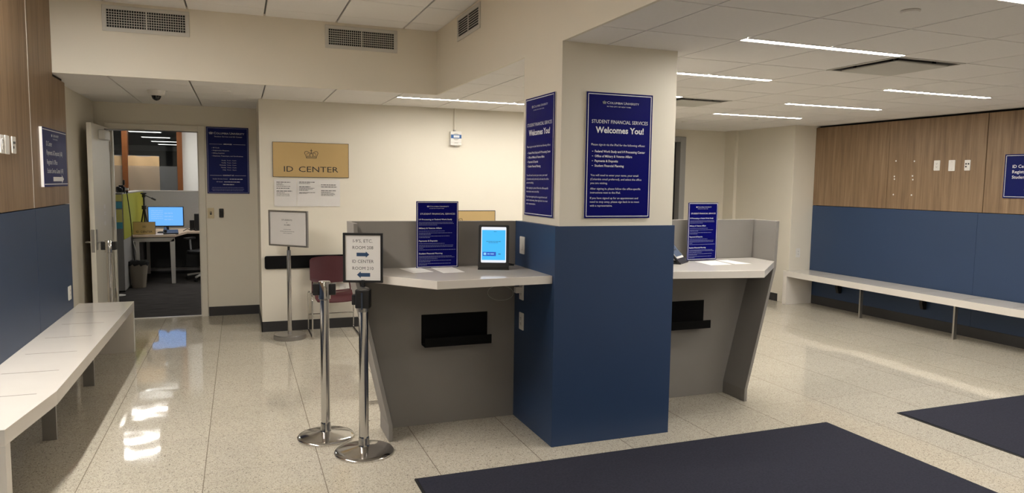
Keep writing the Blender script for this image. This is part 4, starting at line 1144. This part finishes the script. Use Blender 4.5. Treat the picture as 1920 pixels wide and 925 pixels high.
# bin
t = thing('waste_bin', 'beige waste bin with black liner under the desk corner', 'bin', (-1.40, 11.66, 0))
vs = []; fs = []
prof_ = [(.090, .0), (.125, .355), (.132, .36), (.132, .375), (.120, .375), (.116, .35), (.082, .012)]
n = 40
def sq(a, r, e=.6): c, s = math.cos(a), math.sin(a); k = (abs(c)**4+abs(s)**4)**-.25; return r*k*c*1.0, r*k*s*.82
for r, z_ in prof_:
    for k in range(n): x_, y_ = sq(2*PI*k/n, r); vs.append((x_, y_, z_))
for i in range(len(prof_)-1):
    for k in range(n): k2 = (k+1) % n; fs.append((i*n+k, i*n+k2, (i+1)*n+k2, (i+1)*n+k))
fs.append(tuple(range(n))); fs.append(tuple((len(prof_)-1)*n+k for k in range(n)))
MB().add(vs, fs).build('bucket', 'bin', t, smooth=40)
vs = []; fs = []
for r, z_ in ((.134, .335), (.139, .365), (.134, .392), (.118, .385), (.112, .30)):
    for k in range(n): x_, y_ = sq(2*PI*k/n, r); vs.append((x_, y_, z_+(.012*math.sin(k*1.7)+.006*math.sin(k*3.1) if z_ < .34 else .006*math.sin(k*2.3))))
for i in range(4):
    for k in range(n): k2 = (k+1) % n; fs.append((i*n+k, i*n+k2, (i+1)*n+k2, (i+1)*n+k))
MB().add(vs, fs).build('liner', 'black', t, smooth=60)
# office chair
t = thing('office_chair', 'grey swivel office chair half hidden by the doorway jamb', 'office chair', (-.50, 12.30, 0), math.radians(150))
for k in range(5):
    a = 2*PI*k/5+.3; c, s = math.cos(a), math.sin(a)
    lg = MB().tube([(0, 0, .105), (.15*c, .15*s, .10), (.30*c, .30*s, .075)], .018, 10).build('leg', 'desk_metal', t, smooth=50)
    MB().lathe([(.028, -.02), (.028, .02)], .30*c, .30*s, .029, 16, 'x').build('caster', 'black', lg)
MB().cyl(0, 0, .10, .40, .028, 16).build('gas_lift', 'black', t, smooth=50)
MB().prism(rrect(-.24, .24, -.23, .23, .09), 'z', .42, .48).build('seat', 'black', t, .02, seg=3)
vs = []; fs = []; n, m_ = 10, 12
for sg in (0, 1):
    for i in range(n+1):
        for j in range(m_+1):
            u = -1+2*i/n; v = j/m_; wd = .22*(1-.18*v*v)*(1-.25*max(0, v-.85)/.15)
            vs.append((u*wd, -.24-.07*math.sin(v*2.2)*.8+.05*u*u*0+.06*(u*u)+sg*-.03-.05*v, .50+.52*v))
q = (n+1)*(m_+1)
for i in range(n):
    for j in range(m_): a = i*(m_+1)+j; fs += [(a, a+1, a+m_+2, a+m_+1), (q+a, q+a+m_+1, q+a+m_+2, q+a+1)]
for i in range(n): a = i*(m_+1); b_ = a+m_+1; fs += [(a, b_, q+b_, q+a), (a+m_, q+a+m_, q+b_+m_, b_+m_)]
for j in range(m_): a = j; fs.append((a, q+a, q+a+1, a+1)); a = n*(m_+1)+j; fs.append((a, a+1, q+a+1, q+a))
MB().add(vs, fs).build('backrest', 'chair_grey', t, smooth=50)
for s in (-1, 1):
    MB().tube(fillet([(s*.20, -.02, .44), (s*.29, -.02, .45), (s*.29, .0, .64)], .05), .016, 10).build('arm_post', 'chair_grey', t, smooth=50)
    MB().prism(rrect(s*.29-.04, s*.29+.04, -.12, .14, .03), 'z', .64, .67).build('armrest', 'black', t, .008)

# ------------------------------------------------------------------ world, camera, view
wd = bpy.data.worlds.new('World'); S.world = wd; wd.use_nodes = True
wd.node_tree.nodes['Background'].inputs[0].default_value = (.5, .5, .5, 1); wd.node_tree.nodes['Background'].inputs[1].default_value = .05
cam = bpy.data.cameras.new('Camera'); co = bpy.data.objects.new('Camera', cam); COL.objects.link(co)
cam.sensor_fit = 'HORIZONTAL'; cam.sensor_width = 36; cam.lens = 1335.436/1920*36; cam.clip_start = .05
r0 = Vector((0.934113, -0.35673276, 0.01321487)); r1 = Vector((-0.01931176, -0.08746357, -0.99598051)); r2 = Vector((0.3564547, 0.93010314, -0.08858999))
mw = Matrix.Identity(4)
for i in range(3): mw[i][0] = r0[i]; mw[i][1] = -r1[i]; mw[i][2] = -r2[i]
mw[2][3] = 1.6
co.matrix_world = mw
S.camera = co
S.view_settings.view_transform = 'Standard'; S.view_settings.look = 'None'; S.view_settings.gamma = 1
S.view_settings.use_curve_mapping = False
S.view_settings.exposure = .34
S.cycles.max_bounces = 8; S.cycles.diffuse_bounces = 5; S.cycles.glossy_bounces = 4; S.cycles.transparent_max_bounces = 12
S.cycles.use_denoising = True
S.cycles.sample_clamp_indirect = 6
